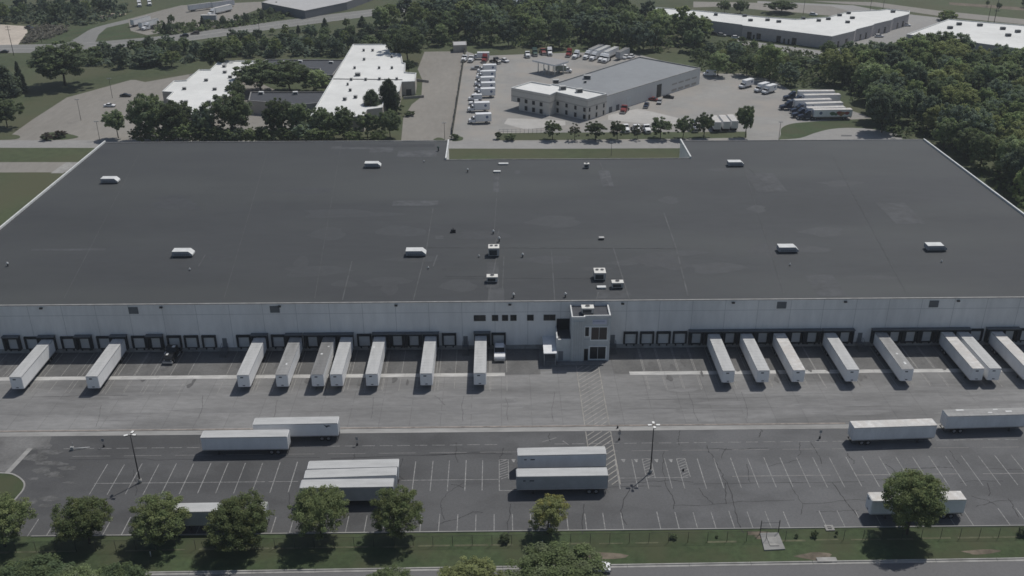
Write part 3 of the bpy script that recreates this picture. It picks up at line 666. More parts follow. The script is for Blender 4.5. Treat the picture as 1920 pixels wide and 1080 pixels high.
def hvac(px, py, lb, sx, sy, sz, fans=1, z=None, nm='cooling_unit', topm=None):
    z = ROOFZ-.1 if z is None else z
    c = G(px, py, z); t = thing(nm, lb, 'air conditioner', (c.x, c.y+sy/2, z), 0, 'cooling units on the warehouse roof')
    q = MB(); q.box(-sx/2, sx/2, -sy/2, sy/2, .3, sz); q.box(-sx/2+.1, sx/2-.1, -sy/2+.1, sy/2-.1, 0, .3, 1); q.box(-sx/2-.04, sx/2+.04, -sy/2-.04, sy/2+.04, sz, sz+.07, 2); part('cabinet', q, [hvac_mat, dark_frame, topm or hvac_top], t)
    q = MB(); q.box(-sx*.42, sx*.30, -sy/2-.02, -sy/2-.002, .45, sz*.8); part('grille', q, hvac_dark, t)
    for k in range(fans):
        q = MB(); x = (k-(fans-1)/2)*sx/max(fans, 1)*.9; r = min(sx/fans, sy)*.33; q.tube((x, sy*.12, sz+.07), (x, sy*.12, sz+.2), r, n=14, m=0); q.tube((x, sy*.12, sz+.2), (x, sy*.12, sz+.215), r*.85, n=14, m=1); part('fan', q, [hvac_mat, hvac_dark], t)
    return t
hvac(926, 482, 'tall boxy cooling unit with pale fan top in the middle of the roof', 2.6, 2.4, 2.3, 2)
hvac(923, 531, 'low cooling unit near the front edge, in line in front of the tall boxy one', 2.5, 1.6, 1.5, 1)
hvac(1125, 527, 'tall pale cooling unit behind the entrance tower', 2.6, 2.8, 2.0, 2)
hvac(1158, 542, 'wide cooling unit to the right of the tall pale one behind the tower', 2.6, 1.6, 1.5, 1)
hvac(1100, 316, 'small cooling unit at the back of the roof inside the notch', 1.5, 1.2, 1.4, 1)
hvac(1102, 590, 'cooling unit on the small roof of the entrance tower', 2.6, 1.7, 1.5, 1, z=tz+.04)
def small(nm, cat, px, py, lb, build, group):
    c = G(px, py, ROOFZ-.1); t = build(); o = part(nm, t[0], t[1], None); o.location = (c.x, c.y, ROOFZ-.1); tag(o, lb, cat, group); return o
def flat_curb(sx, sy, h=.45):
    q = MB(); q.box(-sx/2, sx/2, 0, sy, 0, h-.08, 1); q.box(-sx/2-.06, sx/2+.06, -.06, sy+.06, h-.08, h); return q, [cap_white, hvac_mat]
GR = 'low white hatches on the warehouse roof'
small('roof_hatch', 'roof hatch', 944, 309.5, 'low white roof hatch just in front of the notch grass', lambda: flat_curb(2.9, 1.0), GR)
small('roof_hatch', 'roof hatch', 932, 324, 'shorter low white roof hatch in front of the notch, second from the grass', lambda: flat_curb(2.0, .9), GR)
small('roof_hatch', 'roof hatch', 1128, 542, 'low white roof hatch between the two cooling units behind the tower', lambda: flat_curb(1.9, .9), GR)
small('roof_hatch', 'roof hatch', 1128, 450, 'small grey roof hatch alone right of centre on the roof', lambda: (lambda q: (q[0], [hvac_mat, hvac_dark]))(flat_curb(1.2, .9, .6)), GR)
def goose(h=.9, r=.28, m=cap_white):
    q = MB(); q.tube((0, 0, 0), (0, 0, h), r*.6, n=8, m=1); q.tube((0, 0, h-.25), (0, 0, h), r*1.3, r, n=10); q.tube((0, 0, h), (0, 0, h+.18), r, r*.3, n=10); return q, [m, hvac_dark]
GP = 'small exhaust caps on the warehouse roof'
for px, py, h, lb in ((963, 558, 1.0, 'small capped exhaust pipe on the front roof edge left of the tower'), (1060, 557, 1.0, 'small capped exhaust pipe on the front roof edge nearest the tower'), (980, 482, .9, 'small exhaust cap right of the tall boxy cooling unit'),
                      (925, 438, .9, 'small exhaust cap furthest back of the central pair'), (936, 453, 1.2, 'exhaust cap just behind the tall boxy cooling unit'), (877, 323, 1.1, 'slim exhaust cap left of the two low hatches near the notch'), (15, 499, .9, 'small exhaust cap at the far left edge of the roof'),
                      (356, 507, .5, 'tiny cap in front of the front row vent furthest left'), (803, 504, .5, 'tiny cap in front of the vent left of the cooling unit'), (1481, 498, .5, 'tiny cap in front of the vent right of centre'), (1765, 492, .5, 'tiny cap in front of the vent furthest right'),
                      (795, 304, .5, 'tiny pale cap near the pale roof patches left of the notch'), (898, 482, .5, 'tiny cap left of the tall boxy cooling unit')):
    small('exhaust_cap', 'exhaust cap', px, py, lb, lambda: goose(h, .26 if h > .6 else .17), GP)
def cluster():
    q = MB()
    for k in range(5): x = -.5+.25*k; q.tube((x, random.uniform(-.3, .3), 0), (x, 0, random.uniform(.8, 1.7)), .13, n=6)
    q.box(-.8, .6, -.3, .3, 0, .35); return q, [dark_frame]
small('pipe_cluster', 'pipes', 850, 436, 'cluster of dark pipes standing alone on the middle of the roof', cluster, None)
small('standing_pipe', 'pipe', 822, 283, 'green-grey pipe stub standing at the back edge left of the notch', lambda: (goose(1.4, .35, green_paint)), None)
# ================================================================== VEHICLES
TL = 16.15
DETAIL = True
def wheel_mesh(r=.5, w_=.55, name='wheel'):
    q = MB(); rim = MB(); n = 18; i0 = 0
    prof = [(-w_/2, r*.62), (-w_/2, r*.93), (-w_/2+.05, r), (w_/2-.05, r), (w_/2, r*.93), (w_/2, r*.62)]
    for k in range(n):
        for p in prof:
            t = 2*math.pi*k/n; q.v.append((p[0], p[1]*math.cos(t), p[1]*math.sin(t)))
    m_ = len(prof)
    for k in range(n):
        j = (k+1) % n
        for e in range(m_-1): q.f.append((k*m_+e, k*m_+e+1, j*m_+e+1, j*m_+e)); q.m.append(0); q.sm.append(True)
    for s, e in ((-1, 0), (1, m_-1)):
        x = s*(w_/2-.06); c0 = len(q.v)
        for k in range(n):
            t = 2*math.pi*k/n; q.v.append((x, r*.62*math.cos(t), r*.62*math.sin(t)))
        for k in range(n):
            j = (k+1) % n; q.f.append((k*m_+e, j*m_+e, c0+j, c0+k)); q.m.append(0); q.sm.append(False)
        f = tuple(c0+k for k in range(n)); q.f.append(f if s > 0 else f[::-1]); q.m.append(1); q.sm.append(False)
    rim.tube((-w_/2+.0, 0, 0), (w_/2, 0, 0), r*.26, n=8); rim.tube((-w_/2+.052, 0, 0), (w_/2-.052, 0, 0), r*.6, n=16)
    me = q.mesh(name, [black_rubber, rim_mat]); RIMS[me.name] = rim.mesh('rim', [rim_mat]); return me
RIMS = {}
def wheel(me, parent, loc):
    o = link('wheel', me, parent, loc)
    if DETAIL: link('rim', RIMS[me.name], o)
    return o
WH_DUAL = wheel_mesh(.51, .56); WH_ONE = wheel_mesh(.51, .30); WH_CAR = wheel_mesh(.34, .24); WH_MID = wheel_mesh(.42, .42)
_cache = {}
def rail_box(q, hw, y0, y1, z0, z1, r=.22, m=0):
    """trailer shell: rounded vertical corners at the nose (-y)"""
    pts = []
    for cx, sg in ((-hw+r, -1), (hw-r, 1)):
        a0 = math.pi if sg < 0 else 1.5*math.pi
        for k in range(4):
            t = a0+k/3*math.pi/2; pts.append((cx+r*math.cos(t), y0+r+r*math.sin(t)))
    pts += [(hw, y1), (-hw, y1)]
    q.prism(pts, z0, z1, m)
    return pts
def trailer_meshes(L, skin):
    key = ('tr', L, skin.name)
    if key in _cache: return _cache[key]
    h = L/2; hw = 1.29; d = {}
    q = MB(); rail_box(q, hw, -h, h, 1.22, 3.98, .22)
    y = -h+1.2
    while y < h-.4:
        for s in (-1, 1): q.box(min(s*hw, s*(hw+.012)), max(s*hw, s*(hw+.012)), y, y+.05, 1.34, 3.88)
        y += 1.22
    d['body'] = q.mesh('trailer_body', [skin])
    q = MB()
    q.box(-hw+.03, hw-.03, -h+.5, h-.3, 1.0, 1.215, 1); d['subframe'] = q.mesh('subframe', [alum, dark_frame])
    q = MB(); q.box(-.02, .02, -h+.24, h-.002, 1.14, 1.335); d['bottom_rail'] = q.mesh('bottom_rail', [alum])
    q = MB(); q.box(-.02, .018, -h+.24, h-.002, 3.885, 4.03); d['top_rail'] = q.mesh('top_rail', [alum])
    q = MB(); q.box(-hw+.23, hw-.23, -h-.015, -h+.05, 3.87, 4.02); d['nose_rail'] = q.mesh('nose_rail', [alum])
    q = MB(); q.box(-.55, .05, -h-.03, -h-.002, 3.35, 3.6); d['vent_plate'] = q.mesh('vent_plate', [emblem_mat]); q = MB(); q.box(-.25, .25, -h-.04, -h-.002, 1.45, 1.62); d['hose_box'] = q.mesh('hose_box', [emblem_mat])
    q = MB()
    q.box(-hw+.04, -.015, h+.002, h+.04, 1.25, 3.9); q.tube((-.25, h+.06, 1.2), (-.25, h+.06, 3.95), .025, n=5, m=1); q.tube((-.85, h+.06, 1.2), (-.85, h+.06, 3.95), .025, n=5, m=1)
    d['rear_door_a'] = q.mesh('trailer_door', [skin, alum])
    q = MB()
    q.box(.015, hw-.04, h+.002, h+.04, 1.25, 3.9); q.tube((.25, h+.06, 1.2), (.25, h+.06, 3.95), .025, n=5, m=1); q.tube((.85, h+.06, 1.2), (.85, h+.06, 3.95), .025, n=5, m=1)
    d['rear_door_b'] = q.mesh('trailer_door', [skin, alum])
    q = MB(); 
    for s in (-.55, .55): q.box(s-.05, s+.05, h-.1, h, .55, 1.12)
    q.box(-1.15, 1.15, h-.1, h+.0, .48, .6); d['underride_guard'] = q.mesh('guard', [dark_frame])
    q = MB(); yb_ = h-2.6
    q.box(-.6, .6, yb_-2.0, yb_+2.0, .78, .99)
    for yy_ in (yb_-.62, yb_+.62): q.tube((-1.0, yy_, .52), (1.0, yy_, .52), .09, n=6)
    d['axle_frame'] = q.mesh('axle_frame', [dark_frame])
    q = MB(); q.box(-.09, .09, -.09, .09, .1, 1.0); q.box(-.2, .2, -.2, .2, .0, .1); d['landing_leg'] = q.mesh('landing_leg', [dark_frame])
    _cache[key] = d; return d
def roof_mesh(L, mm):
    key = ('rf', L, mm.name)
    if key not in _cache:
        q = MB(); h = L/2; q.box(-1.265, 1.265, -h+.12, h-.02, 3.985, 4.06)
        y = -h+.9
        while y < h-.2: q.box(-1.24, 1.24, y, y+.05, 4.0602, 4.075); y += 1.2
        _cache[key] = q.mesh('trailer_roof', [mm])
    return _cache[key]
def trailer(c, rz, label, group, skin=trailer_white, roofm=roof_white, L=TL, mark=None, cat='trailer', nm='semi_trailer', roof_bits=0):
    t = thing(nm, label, cat, (c[0], c[1], .05), rz, group); d = trailer_meshes(L, skin)
    link('body', d['body'], t); link('roof', roof_mesh(L, roofm), t); [link(k_, d[k_], t) for k_ in (('subframe', 'nose_rail', 'vent_plate', 'hose_box') if DETAIL else ('subframe',))]
    link('rear_door', d['rear_door_a'], t); link('rear_door', d['rear_door_b'], t); link('underride_guard', d['underride_guard'], t); link('axle_frame', d['axle_frame'], t)
    for s in (-1, 1):
        link('bottom_rail', d['bottom_rail'], t, (s*1.29, 0, 0)); link('top_rail', d['top_rail'], t, (s*1.29, 0, 0))
        link('landing_leg', d['landing_leg'], t, (s*.8, -L/2+3.0, 0))
        for yy_ in (L/2-3.22, L/2-1.98): wheel(WH_DUAL, t, (s*.99, yy_, .51))
    if mark == 'two':
        for s in (-1, 1):
            xq = sorted((s*1.303, s*1.313))
            for a, b in ((-6.9, -6.45), (-5.75, -4.95)): q = MB(); q.box(xq[0], xq[1], a, b, 3.0, 3.22); part('emblem', q, emblem_mat, t)
    if mark == 'bird':
        for s in (-1, 1):
            q = MB(); X = s*1.306; y0 = L/2-2.0
            P_ = [(-.75, .05), (-.3, .28), (.1, .18), (.7, .42), (.35, .02), (.1, -.3), (-.15, -.05)]
            pts = [(X, y0+(p[0] if s < 0 else -p[0]), 3.35+p[1]) for p in P_]; q.face(pts); part('emblem', q, emblem_mat, t)
    if roof_bits:
        q = MB()
        for k in range(roof_bits):
            y0 = random.uniform(-L*.42, L*.35); x0_ = random.uniform(-1.0, .7); q.box(x0_, x0_+random.uniform(.25, .5), y0, y0+random.uniform(.3, 1.6), 4.0765, 4.082)
        part('roof_patch', q, cap_white, t)
    return t

GD = 'semi trailers backed up to the dock doors'
DT = [((25, 696), (49.5, 697), trailer_white, roof_white, 0, 'white semi trailer at the dock, furthest left in the picture'),
      ((167, 694.5), (192, 694.5), trailer_white, roof_white, 0, 'white semi trailer at the dock, second from the left, just left of the yard tractor'),
      ((448, 691.5), (472.5, 692), trailer_white, roof_white, 0, 'white semi trailer at the dock, first one right of the yard tractor'),
      ((520, 691), (544, 691), trailer_white, roof_grey_light, 1, 'semi trailer at the dock with dull grey roof, left of the darkest roofed one'),
      ((586, 690), (610.7, 690), trailer_white, roof_grey, 2, 'dock semi trailer with the darkest grey roof, close beside a white roofed one'),
      ((621, 690), (645.5, 690), trailer_white, roof_white, 0, 'white roofed semi trailer close on the right of the dark grey roofed one'),
      ((687.7, 689), (711, 689), trailer_white, roof_white, 1, 'white semi trailer at the dock, third from the white pickup'),
      ((788.4, 688), (812.3, 688), trailer_white, roof_white, 0, 'white semi trailer at the dock, second from the white pickup'),
      ((888, 687), (912, 687), trailer_white, roof_white, 0, 'white semi trailer at the dock right beside the white pickup'),
      ((1349, 680.5), (1372.6, 680.5), trailer_white, roof_white, 0, 'white semi trailer at the dock, first one right of the entrance tower'),
      ((1413.5, 680), (1437, 680), trailer_white, roof_white, 0, 'white semi trailer at the dock, second one right of the entrance tower'),
      ((1479, 679.5), (1503, 679.5), trailer_white, roof_bright, 0, 'white semi trailer with stained bright roof, third right of the entrance tower'),
      ((1579.6, 678.5), (1602, 678.5), trailer_white, roof_white, 0, 'white semi trailer at the dock, fourth right of the tower, by a steel stair'),
      ((1679, 676.5), (1703, 676.5), trailer_white, roof_grey_light, 2, 'semi trailer with a grey roof and white scrape at the right hand docks'),
      ((1809.6, 675.5), (1833.5, 675.5), trailer_grey, roof_bright, 0, 'grey sided bright roofed semi trailer, left one of a close pair at the right'),
      ((1842, 676), (1865, 676), trailer_white, roof_white, 0, 'white semi trailer, right one of a close pair near the right edge'),
      ((1908.5, 674.5), (1932, 674.5), trailer_white, roof_bright, 0, 'white semi trailer cut off by the right edge of the picture')]
for a, b, sk, rfm, bits, lb in DT:
    p = (G(*a, 4.08)+G(*b, 4.08))/2
    trailer((p.x, WY-1.25-TL/2), 0, lb, GD, sk, rfm, roof_bits=bits)
GL = 'semi trailers standing loose in the parking lot'
def lot_trailer(a, b, nose, label, **k):
    A, B = G(*a, 4.08), G(*b, 4.08); d = (B-A); d.z = 0; ang = math.atan2(d.y, d.x); mid = (A+B)/2
    nrm = Vector((-math.sin(ang), math.cos(ang), 0)); c = mid+nrm*1.19
    t = trailer((c.x, c.y), ang+(R(90) if nose == 'R' else R(-90)), label, GL, **k); t.scale = (.92, 1, 1); return t
lot_trailer((468.5, 796.7), (637, 793.5), 'L', 'white semi trailer with a dark bird-like emblem, on the yard gutter at left', mark='bird')
lot_trailer((371.5, 821), (541, 818.7), 'L', 'white semi trailer overlapping the emblem trailer, nearest the left lamp post')
lot_trailer((571.5, 879.5), (750, 875), 'L', 'rearmost of three semi trailers standing side by side', roofm=roof_white)
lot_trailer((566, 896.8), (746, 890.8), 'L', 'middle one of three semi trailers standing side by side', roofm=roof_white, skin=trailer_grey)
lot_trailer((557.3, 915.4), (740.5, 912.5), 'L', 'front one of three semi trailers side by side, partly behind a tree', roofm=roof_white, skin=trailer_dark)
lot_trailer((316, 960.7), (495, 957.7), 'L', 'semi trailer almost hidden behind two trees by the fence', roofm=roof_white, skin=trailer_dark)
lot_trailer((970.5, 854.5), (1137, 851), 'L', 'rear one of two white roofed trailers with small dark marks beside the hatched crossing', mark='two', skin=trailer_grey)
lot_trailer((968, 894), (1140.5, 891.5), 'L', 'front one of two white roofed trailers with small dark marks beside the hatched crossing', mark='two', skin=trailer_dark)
lot_trailer((1600.3, 802.7), (1760, 797.5), 'R', 'semi trailer with rust-stained bright roof, wheels at its left end', roofm=roof_bright, skin=trailer_grey)
lot_trailer((1772.8, 781), (1935, 776.5), 'R', 'grey roofed semi trailer on the yard gutter at the right edge', roofm=roof_grey_light, skin=trailer_grey, roof_bits=4)
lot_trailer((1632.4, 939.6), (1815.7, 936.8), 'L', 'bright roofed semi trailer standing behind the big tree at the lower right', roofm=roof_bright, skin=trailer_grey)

def glass_part(t, q, nm='window'): return part(nm, q, glass_dark, t)
def tractor(c, rz, label, group, paint=white_paint, sleeper=True, z=.05):
    """highway tractor, nose towards -y, about 7.6 m long"""
    t = thing('truck_tractor', label, 'truck', (c[0], c[1], z), rz, group)
    key = ('trac', paint.name, sleeper)
    if key not in _cache:
        d = {}
        q = MB(); q.box(-.45, .45, -3.3, 3.9, .7, .98); q.box(-.5, .5, 1.7, 3.2, .985, 1.15); q.tube((-1.0, 2.0, .52), (1.0, 2.0, .52), .1, n=6); q.tube((-1.0, 3.2, .52), (1.0, 3.2, .52), .1, n=6); d['chassis'] = q.mesh('chassis', [dark_frame])
        q = MB()
        q.side([(-3.5, .75), (-.9, .75), (-.9, 2.1), (-1.4, 2.08), (-3.15, 1.75), (-3.5, 1.5)], -1.02, 1.02, 0, .06)
        prof = [(-1.395, .8), (1.25 if sleeper else .35, .8), (1.25 if sleeper else .35, 3.75 if sleeper else 2.9), (.2, 3.75) if sleeper else (-.3, 2.95), (-.6, 2.95), (-.9, 2.85), (-1.395, 2.05)]
        q.side(prof, -1.2, 1.2, 0, .035)
        for s in (-1, 1): q.box(min(s*.8, s*1.22), max(s*.8, s*1.22), -3.3, -1.9, 1.02, 1.12)
        d['cab'] = q.mesh('cab', [paint])
        q = MB(); q.side([(-1.43, 2.10), (-1.39, 2.10), (-.93, 2.82), (-.97, 2.82)], -1.0, 1.0, 0); d['windshield'] = q.mesh('windshield', [glass_dark])
        for s in (-1, 1): q = MB(); q.side([(-1.1, 2.0), (-.1, 2.0), (-.1, 2.65), (-.75, 2.65)], min(s*1.17, s*1.205), max(s*1.17, s*1.205), 0); d['side_window%d' % s] = q.mesh('side_window', [glass_dark])
        q = MB(); q.box(-1.15, 1.15, -3.75, -3.5, .4, .8); d['bumper'] = q.mesh('bumper', [alum])
        q = MB(); q.box(-.5, .5, -3.53, -3.5, .85, 1.48); d['grille'] = q.mesh('grille', [hvac_dark])
        q = MB(); q.box(-.14, .14, -.06, 0, -.12, .12); d['headlight'] = q.mesh('headlight', [lamp_glass])
        q = MB(); q.tube((0, -.7, .0), (0, .7, .0), .32, n=12); d['fuel_tank'] = q.mesh('fuel_tank', [alum])
        q = MB(); q.box(-.09, .09, -.04, .04, -.35, .35); d['mirror'] = q.mesh('mirror', [black_rubber])
        _cache[key] = d
    d = _cache[key]
    for nm in ('chassis', 'cab', 'windshield', 'bumper', 'grille'): link(nm, d[nm], t)
    for s in (-1, 1):
        link('side_window', d['side_window%d' % s], t); link('headlight', d['headlight'], t, (s*.78, -3.46, 1.1)); link('fuel_tank', d['fuel_tank'], t, (s*.92, .2, .62)); link('mirror', d['mirror'], t, (s*1.36, -1.2, 2.3))
        wheel(WH_ONE, t, (s*1.02, -2.55, .51))
        for y in (2.0, 3.2): wheel(WH_DUAL, t, (s*.95, y, .51))
    return t
def box_truck(c, rz, label, group, L=5.4, paint=white_paint, box=trailer_white, z=.05, mark=True):
    t = thing('box_truck', label, 'box truck', (c[0], c[1], z), rz, group); key = ('bt', L, paint.name, box.name)
    if key not in _cache:
        d = {}
        q = MB(); q.box(-1.2, 1.2, 0, L, 1.0, 3.45); q.box(-1.23, 1.23, -.01, L+.01, 3.4, 3.5, 1); q.box(-1.22, 1.22, .0, L, .92, 1.02, 1); d['cargo_box'] = q.mesh('cargo_box', [box, white_paint])
        q = MB(); q.side([(-2.5, .6), (-.12, .6), (-.12, 2.45), (-1.0, 2.45), (-1.6, 1.65), (-2.4, 1.45), (-2.55, 1.2)], -1.02, 1.02, 0, .06); d['cab'] = q.mesh('cab', [paint])
        q = MB(); q.side([(-1.66, 1.68), (-1.58, 1.66), (-1.0, 2.42), (-1.08, 2.42)], -.9, .9, 0); d['windshield'] = q.mesh('windshield', [glass_dark])
        for s in (-1, 1): q = MB(); q.side([(-1.45, 1.6), (-.4, 1.6), (-.4, 2.2), (-1.0, 2.2)], min(s*.95, s*1.0), max(s*.95, s*1.0), 0); d['side_window%d' % s] = q.mesh('side_window', [glass_dark])
        q = MB(); q.box(-.42, .42, -2.3, L-.1, .6, .9); q.box(-1.1, 1.1, -2.68, -2.5, .45, .7); d['chassis'] = q.mesh('chassis', [dark_frame])
        for s in (-1, 1):
            q = MB(); n = 16; X = s*1.206; q.face([(X, L*.72+.5*math.cos(2*math.pi*k/n), 2.4+.5*math.sin(2*math.pi*k/n)*s) for k in range(n)]); d['emblem%d' % s] = q.mesh('emblem', [emblem_blue])
        _cache[key] = d
    d = _cache[key]
    for nm in ('cargo_box', 'cab', 'windshield', 'chassis'): link(nm, d[nm], t)
    if mark: [link('emblem', d['emblem%d' % s], t) for s in (-1, 1)]
    for s in (-1, 1): link('side_window', d['side_window%d' % s], t); wheel(WH_MID, t, (s*.85, -1.75, .42)); wheel(WH_MID, t, (s*.9, L*.68, .42))
    return t
def car(c, rz, label, cat='car', paint=white_paint, kind='sedan', group=None, z=.05):
    nm = {'sedan': 'parked_car', 'pickup': 'pickup_truck', 'van': 'delivery_van', 'suv': 'parked_car'}[kind]
    t = thing(nm, label, cat, (c[0], c[1], z), rz, group); key = ('car', kind, paint.name)
    if key not in _cache:
        d = {}; L, W, H = {'sedan': (4.6, 1.8, 1.45), 'pickup': (5.7, 2.0, 1.85), 'van': (5.8, 2.0, 2.5), 'suv': (4.8, 1.9, 1.75)}[kind]; h = L/2; hw = W/2
        q = MB(); g = MB(); ws = MB()
        if kind == 'sedan' or kind == 'suv':
            zb = .95 if kind == 'sedan' else 1.1
            q.side([(-h, .35), (h, .35), (h, zb-.05), (h-.15, zb), (-h+1.3, zb), (-h+.12, zb-.22), (-h, zb-.35)], -hw, hw, 0, .04)
            e = h-.9 if kind == 'sedan' else h-.15
            g.side([(-h+1.25, zb), (e, zb), (e-.55, H-.05), (-h+2.15, H-.05)], -hw+.09, hw-.09, 0, .22)
            q.side([(-h+2.1, H-.05), (e-.5, H-.05), (e-.6, H), (-h+2.25, H)], -hw+.2, hw-.2, 0, .2)
        elif kind == 'pickup':
            q.side([(-h, .45), (h, .45), (h, 1.12), (-h+1.75, 1.15), (-h+.15, 1.08), (-h, .85)], -hw, hw, 0, .04)
            g.side([(-h+1.65, 1.15), (-h+4.0, 1.15), (-h+3.85, H-.06), (-h+2.3, H-.06)], -hw+.09, hw-.09, 0, .2)
            q.side([(-h+2.2, H-.06), (-h+3.95, H-.06), (-h+3.8, H+.02), (-h+2.4, H+.02)], -hw+.2, hw-.2, 0, .2)
        else:
            q.side([(-h, .4), (h, .4), (h, H-.1), (h-.1, H), (-h+1.9, H), (-h+1.5, H-.12), (-h+.95, 1.4), (-h+.1, 1.1), (-h, .9)], -hw, hw, 0, .05)
            g.side([(-h+.93, 1.42), (-h+.99, 1.42), (-h+1.53, H-.2), (-h+1.47, H-.2)], -hw+.15, hw-.15, 0)
            for s in (-1, 1): g.side([(-h+1.2, 1.45), (-h+2.1, 1.45), (-h+2.1, 2.1), (-h+1.55, 2.1)], min(s*(hw-.07), s*(hw-.03)), max(s*(hw-.07), s*(hw-.03)), 0)
        d['body'] = q.mesh('body', [paint]); d['windows'] = g.mesh('windows', [glass_dark])
        q = MB(); q.box(-hw+.05, hw-.05, -h-.08, -h+.02, .32, .58); d['bumper'] = q.mesh('bumper', [alum if kind == 'pickup' else black_rubber])
        q = MB(); q.box(-.17, .17, -.03, .03, -.08, .08); d['headlight'] = q.mesh('headlight', [lamp_glass]); q = MB(); q.box(-.12, .12, -.03, .03, -.1, .1); d['tail'] = q.mesh('tail_light', [amber])
        d['dims'] = (h, hw, .75 if kind == 'sedan' else .85)
        if kind == 'pickup':
            q = MB(); q.box(-hw+.12, hw-.12, -h+4.1, h-.1, 1.06, 1.135); d['bed'] = q.mesh('bed', [black_rubber])
        _cache[key] = d
    d = _cache[key]; h, hw, zl = d['dims']
    for nm_ in ('body', 'windows', 'bumper')+(('bed',) if kind == 'pickup' else ()): link(nm_, d[nm_], t)
    for s in (-1, 1):
        link('headlight', d['headlight'], t, (s*(hw-.28), -h, zl-.12)); link('tail_light', d['tail'], t, (s*(hw-.2), h, zl))
        for y in (-h+.95, h-1.05): wheel(WH_CAR, t, (s*(hw-.12), y, .34))
    return t
# yard: pickup and yard tractor at the doors
p = G(937, 671); t = car((p.x, 185.4+3.5), 0, 'white pickup truck backed up to the dock wall, facing the yard', 'pickup truck', white_paint, 'pickup', z=.06); t.scale = (1.24, 1.22, 1.28)
p = G(316, 687); t = tractor((p.x, p.y+4.2), R(-4), 'dark yard tractor with bright fittings in the shade of the dock wall', None, black_paint, False)
q = MB(); q.box(-.55, -.1, -2.9, -1.9, 2.0, 2.06); q.box(.25, .9, -1.0, -.2, 2.96, 3.02); q.box(-1.1, -.9, -2.2, -1.4, 1.45, 2.1); part('bright_fittings', q, cap_white, t)
p = G(1117, 1068); car((p.x, p.y), R(86), 'white car on the street half hidden by the large foreground tree', 'car', white_paint, 'sedan', z=.04)

# ------------------------------------------------------------------ lamps, signs, fence
def lot_lamp(px, py, label, heads):
    c = G(px, py); t = thing('lot_lamp', label, 'lamp post', (c.x, c.y, .03), 0, 'tall lamp posts in the parking lot')
    q = MB(); q.tube((0, 0, 0), (0, 0, .85), .34, .32, n=14); part('concrete_base', q, kerb_concrete, t)
    q = MB(); q.tube((0, 0, .85), (0, 0, 10.35), .13, .085, n=8); q.box(-.2, .2, -.2, .2, .851, .9); part('pole', q, pole_mat, t)
    for a in heads:
        q = MB(); ca, sa = math.cos(a), math.sin(a)
        q.tube((ca*.1, sa*.1, 10.3), (ca*.42, sa*.42, 10.38), .045, n=5, m=1)
        P_ = [(.4, -.2), (1.08, -.22), (1.08, .22), (.4, .2)]; q.prism([(x*ca-y*sa, x*sa+y*ca) for x, y in P_], 10.32, 10.5, 1, 0); part('lamp_head', q, [lamp_head, pole_mat], t)
lot_lamp(263, 905, 'tall lot lamp with three white heads among the bays on the left', (R(80), R(-10), R(200)))
lot_lamp(1219.5, 886.5, 'tall lot lamp with four white heads in a cross beside the access bays', (R(90), R(0), R(180), R(-90)))
def sign_post(px, py, label, h=1.9, lean=0., cls='sign post', panel=True):
    c = G(px, py); t = thing('sign_post', label, cls, (c.x, c.y, .03), random.uniform(-.3, .3), 'small posts around the lot')
    q = MB(); q.tube((0, 0, 0), (lean, 0, h), .045, n=6); part('post', q, steel, t)
    if panel:
        q = MB(); q.box(lean-.24, lean+.24, -.06, -.046, h-.65, h); part('sign_panel', q, [mat('sign_back', (.30, .30, .30), .5)], t)
    q = MB(); q.tube((0, 0, 0), (0, 0, .45), .2, .16, n=10); part('base', q, black_rubber, t)
sign_post(670, 835, 'small sign on a dark base in the lot aisle above the three trailers')
sign_post(1537, 822, 'small sign on a dark base left of the rust-roofed trailer')
sign_post(195, 838, 'small sign on a dark base left of the left lamp post')
sign_post(1161, 825, 'small sign on a dark base just right of the hatched crossing')
sign_post(1158, 803, 'dark post on the yard gutter just right of the hatched crossing', 1.0, panel=False)
sign_post(1162, 811, 'short pale post between two dark ones right of the hatched crossing', .9, panel=False)
sign_post(1281, 883, 'short dark post on the right hand hatched island', .7, panel=False)
c = G(136, 844); t = thing('broken_barrier', 'fallen white barrier arm lying by its post in the left aisle', 'barrier', (c.x, c.y, .05))
q = MB(); q.box(-.3, .3, -.2, .2, 0, .7); part('housing', q, hvac_mat, t); q = MB(); q.tube((.3, 0, .35), (3.0, .7, .1), .07, n=6); part('arm', q, cap_white, t); q = MB(); q.tube((.1, 0, .7), (.25, .1, 1.7), .05, n=6); part('post', q, steel, t)

ft = thing('chain_link_fence', 'long chain-link fence with slim dark posts along the grass verge', 'fence', (0, 125.6, 0))
pst = MB(); pst.tube((0, 0, 0), (0, 0, 2.15), .04, n=6); PST = pst.mesh('fence_post', [pole_mat])
xs = np.arange(-96, 118, 3.25); fy = lambda x: .006*(x+26)
for x in xs:
    if 49.2 < x < 53.8: continue
    link('post', PST, ft, (x, fy(x), 0))
wm = bpy.data.materials.new('chain_link'); wm.use_nodes = True; n_ = wm.node_tree.nodes; l_ = wm.node_tree.links
b_ = n_['Principled BSDF']; b_.inputs['Base Color'].default_value = (.16, .16, .155, 1); tr_ = n_.new('ShaderNodeBsdfTransparent'); mx_ = n_.new('ShaderNodeMixShader')
mx_.inputs[0].default_value = .10; l_.new(tr_.outputs[0], mx_.inputs[1]); l_.new(b_.outputs[0], mx_.inputs[2]); l_.new(mx_.outputs[0], n_['Material Output'].inputs[0])
for a, b in ((-96, 49), (54, 118)):
    q = MB(); q.face([(a, fy(a)+.05, .05), (b, fy(b)+.05, .05), (b, fy(b)+.05, 2.05), (a, fy(a)+.05, 2.05)]); part('mesh', q, wm, ft)
    q = MB(); q.tube((a, fy(a), 2.1), (b, fy(b), 2.1), .022, n=5); part('top_rail', q, pole_mat, ft)
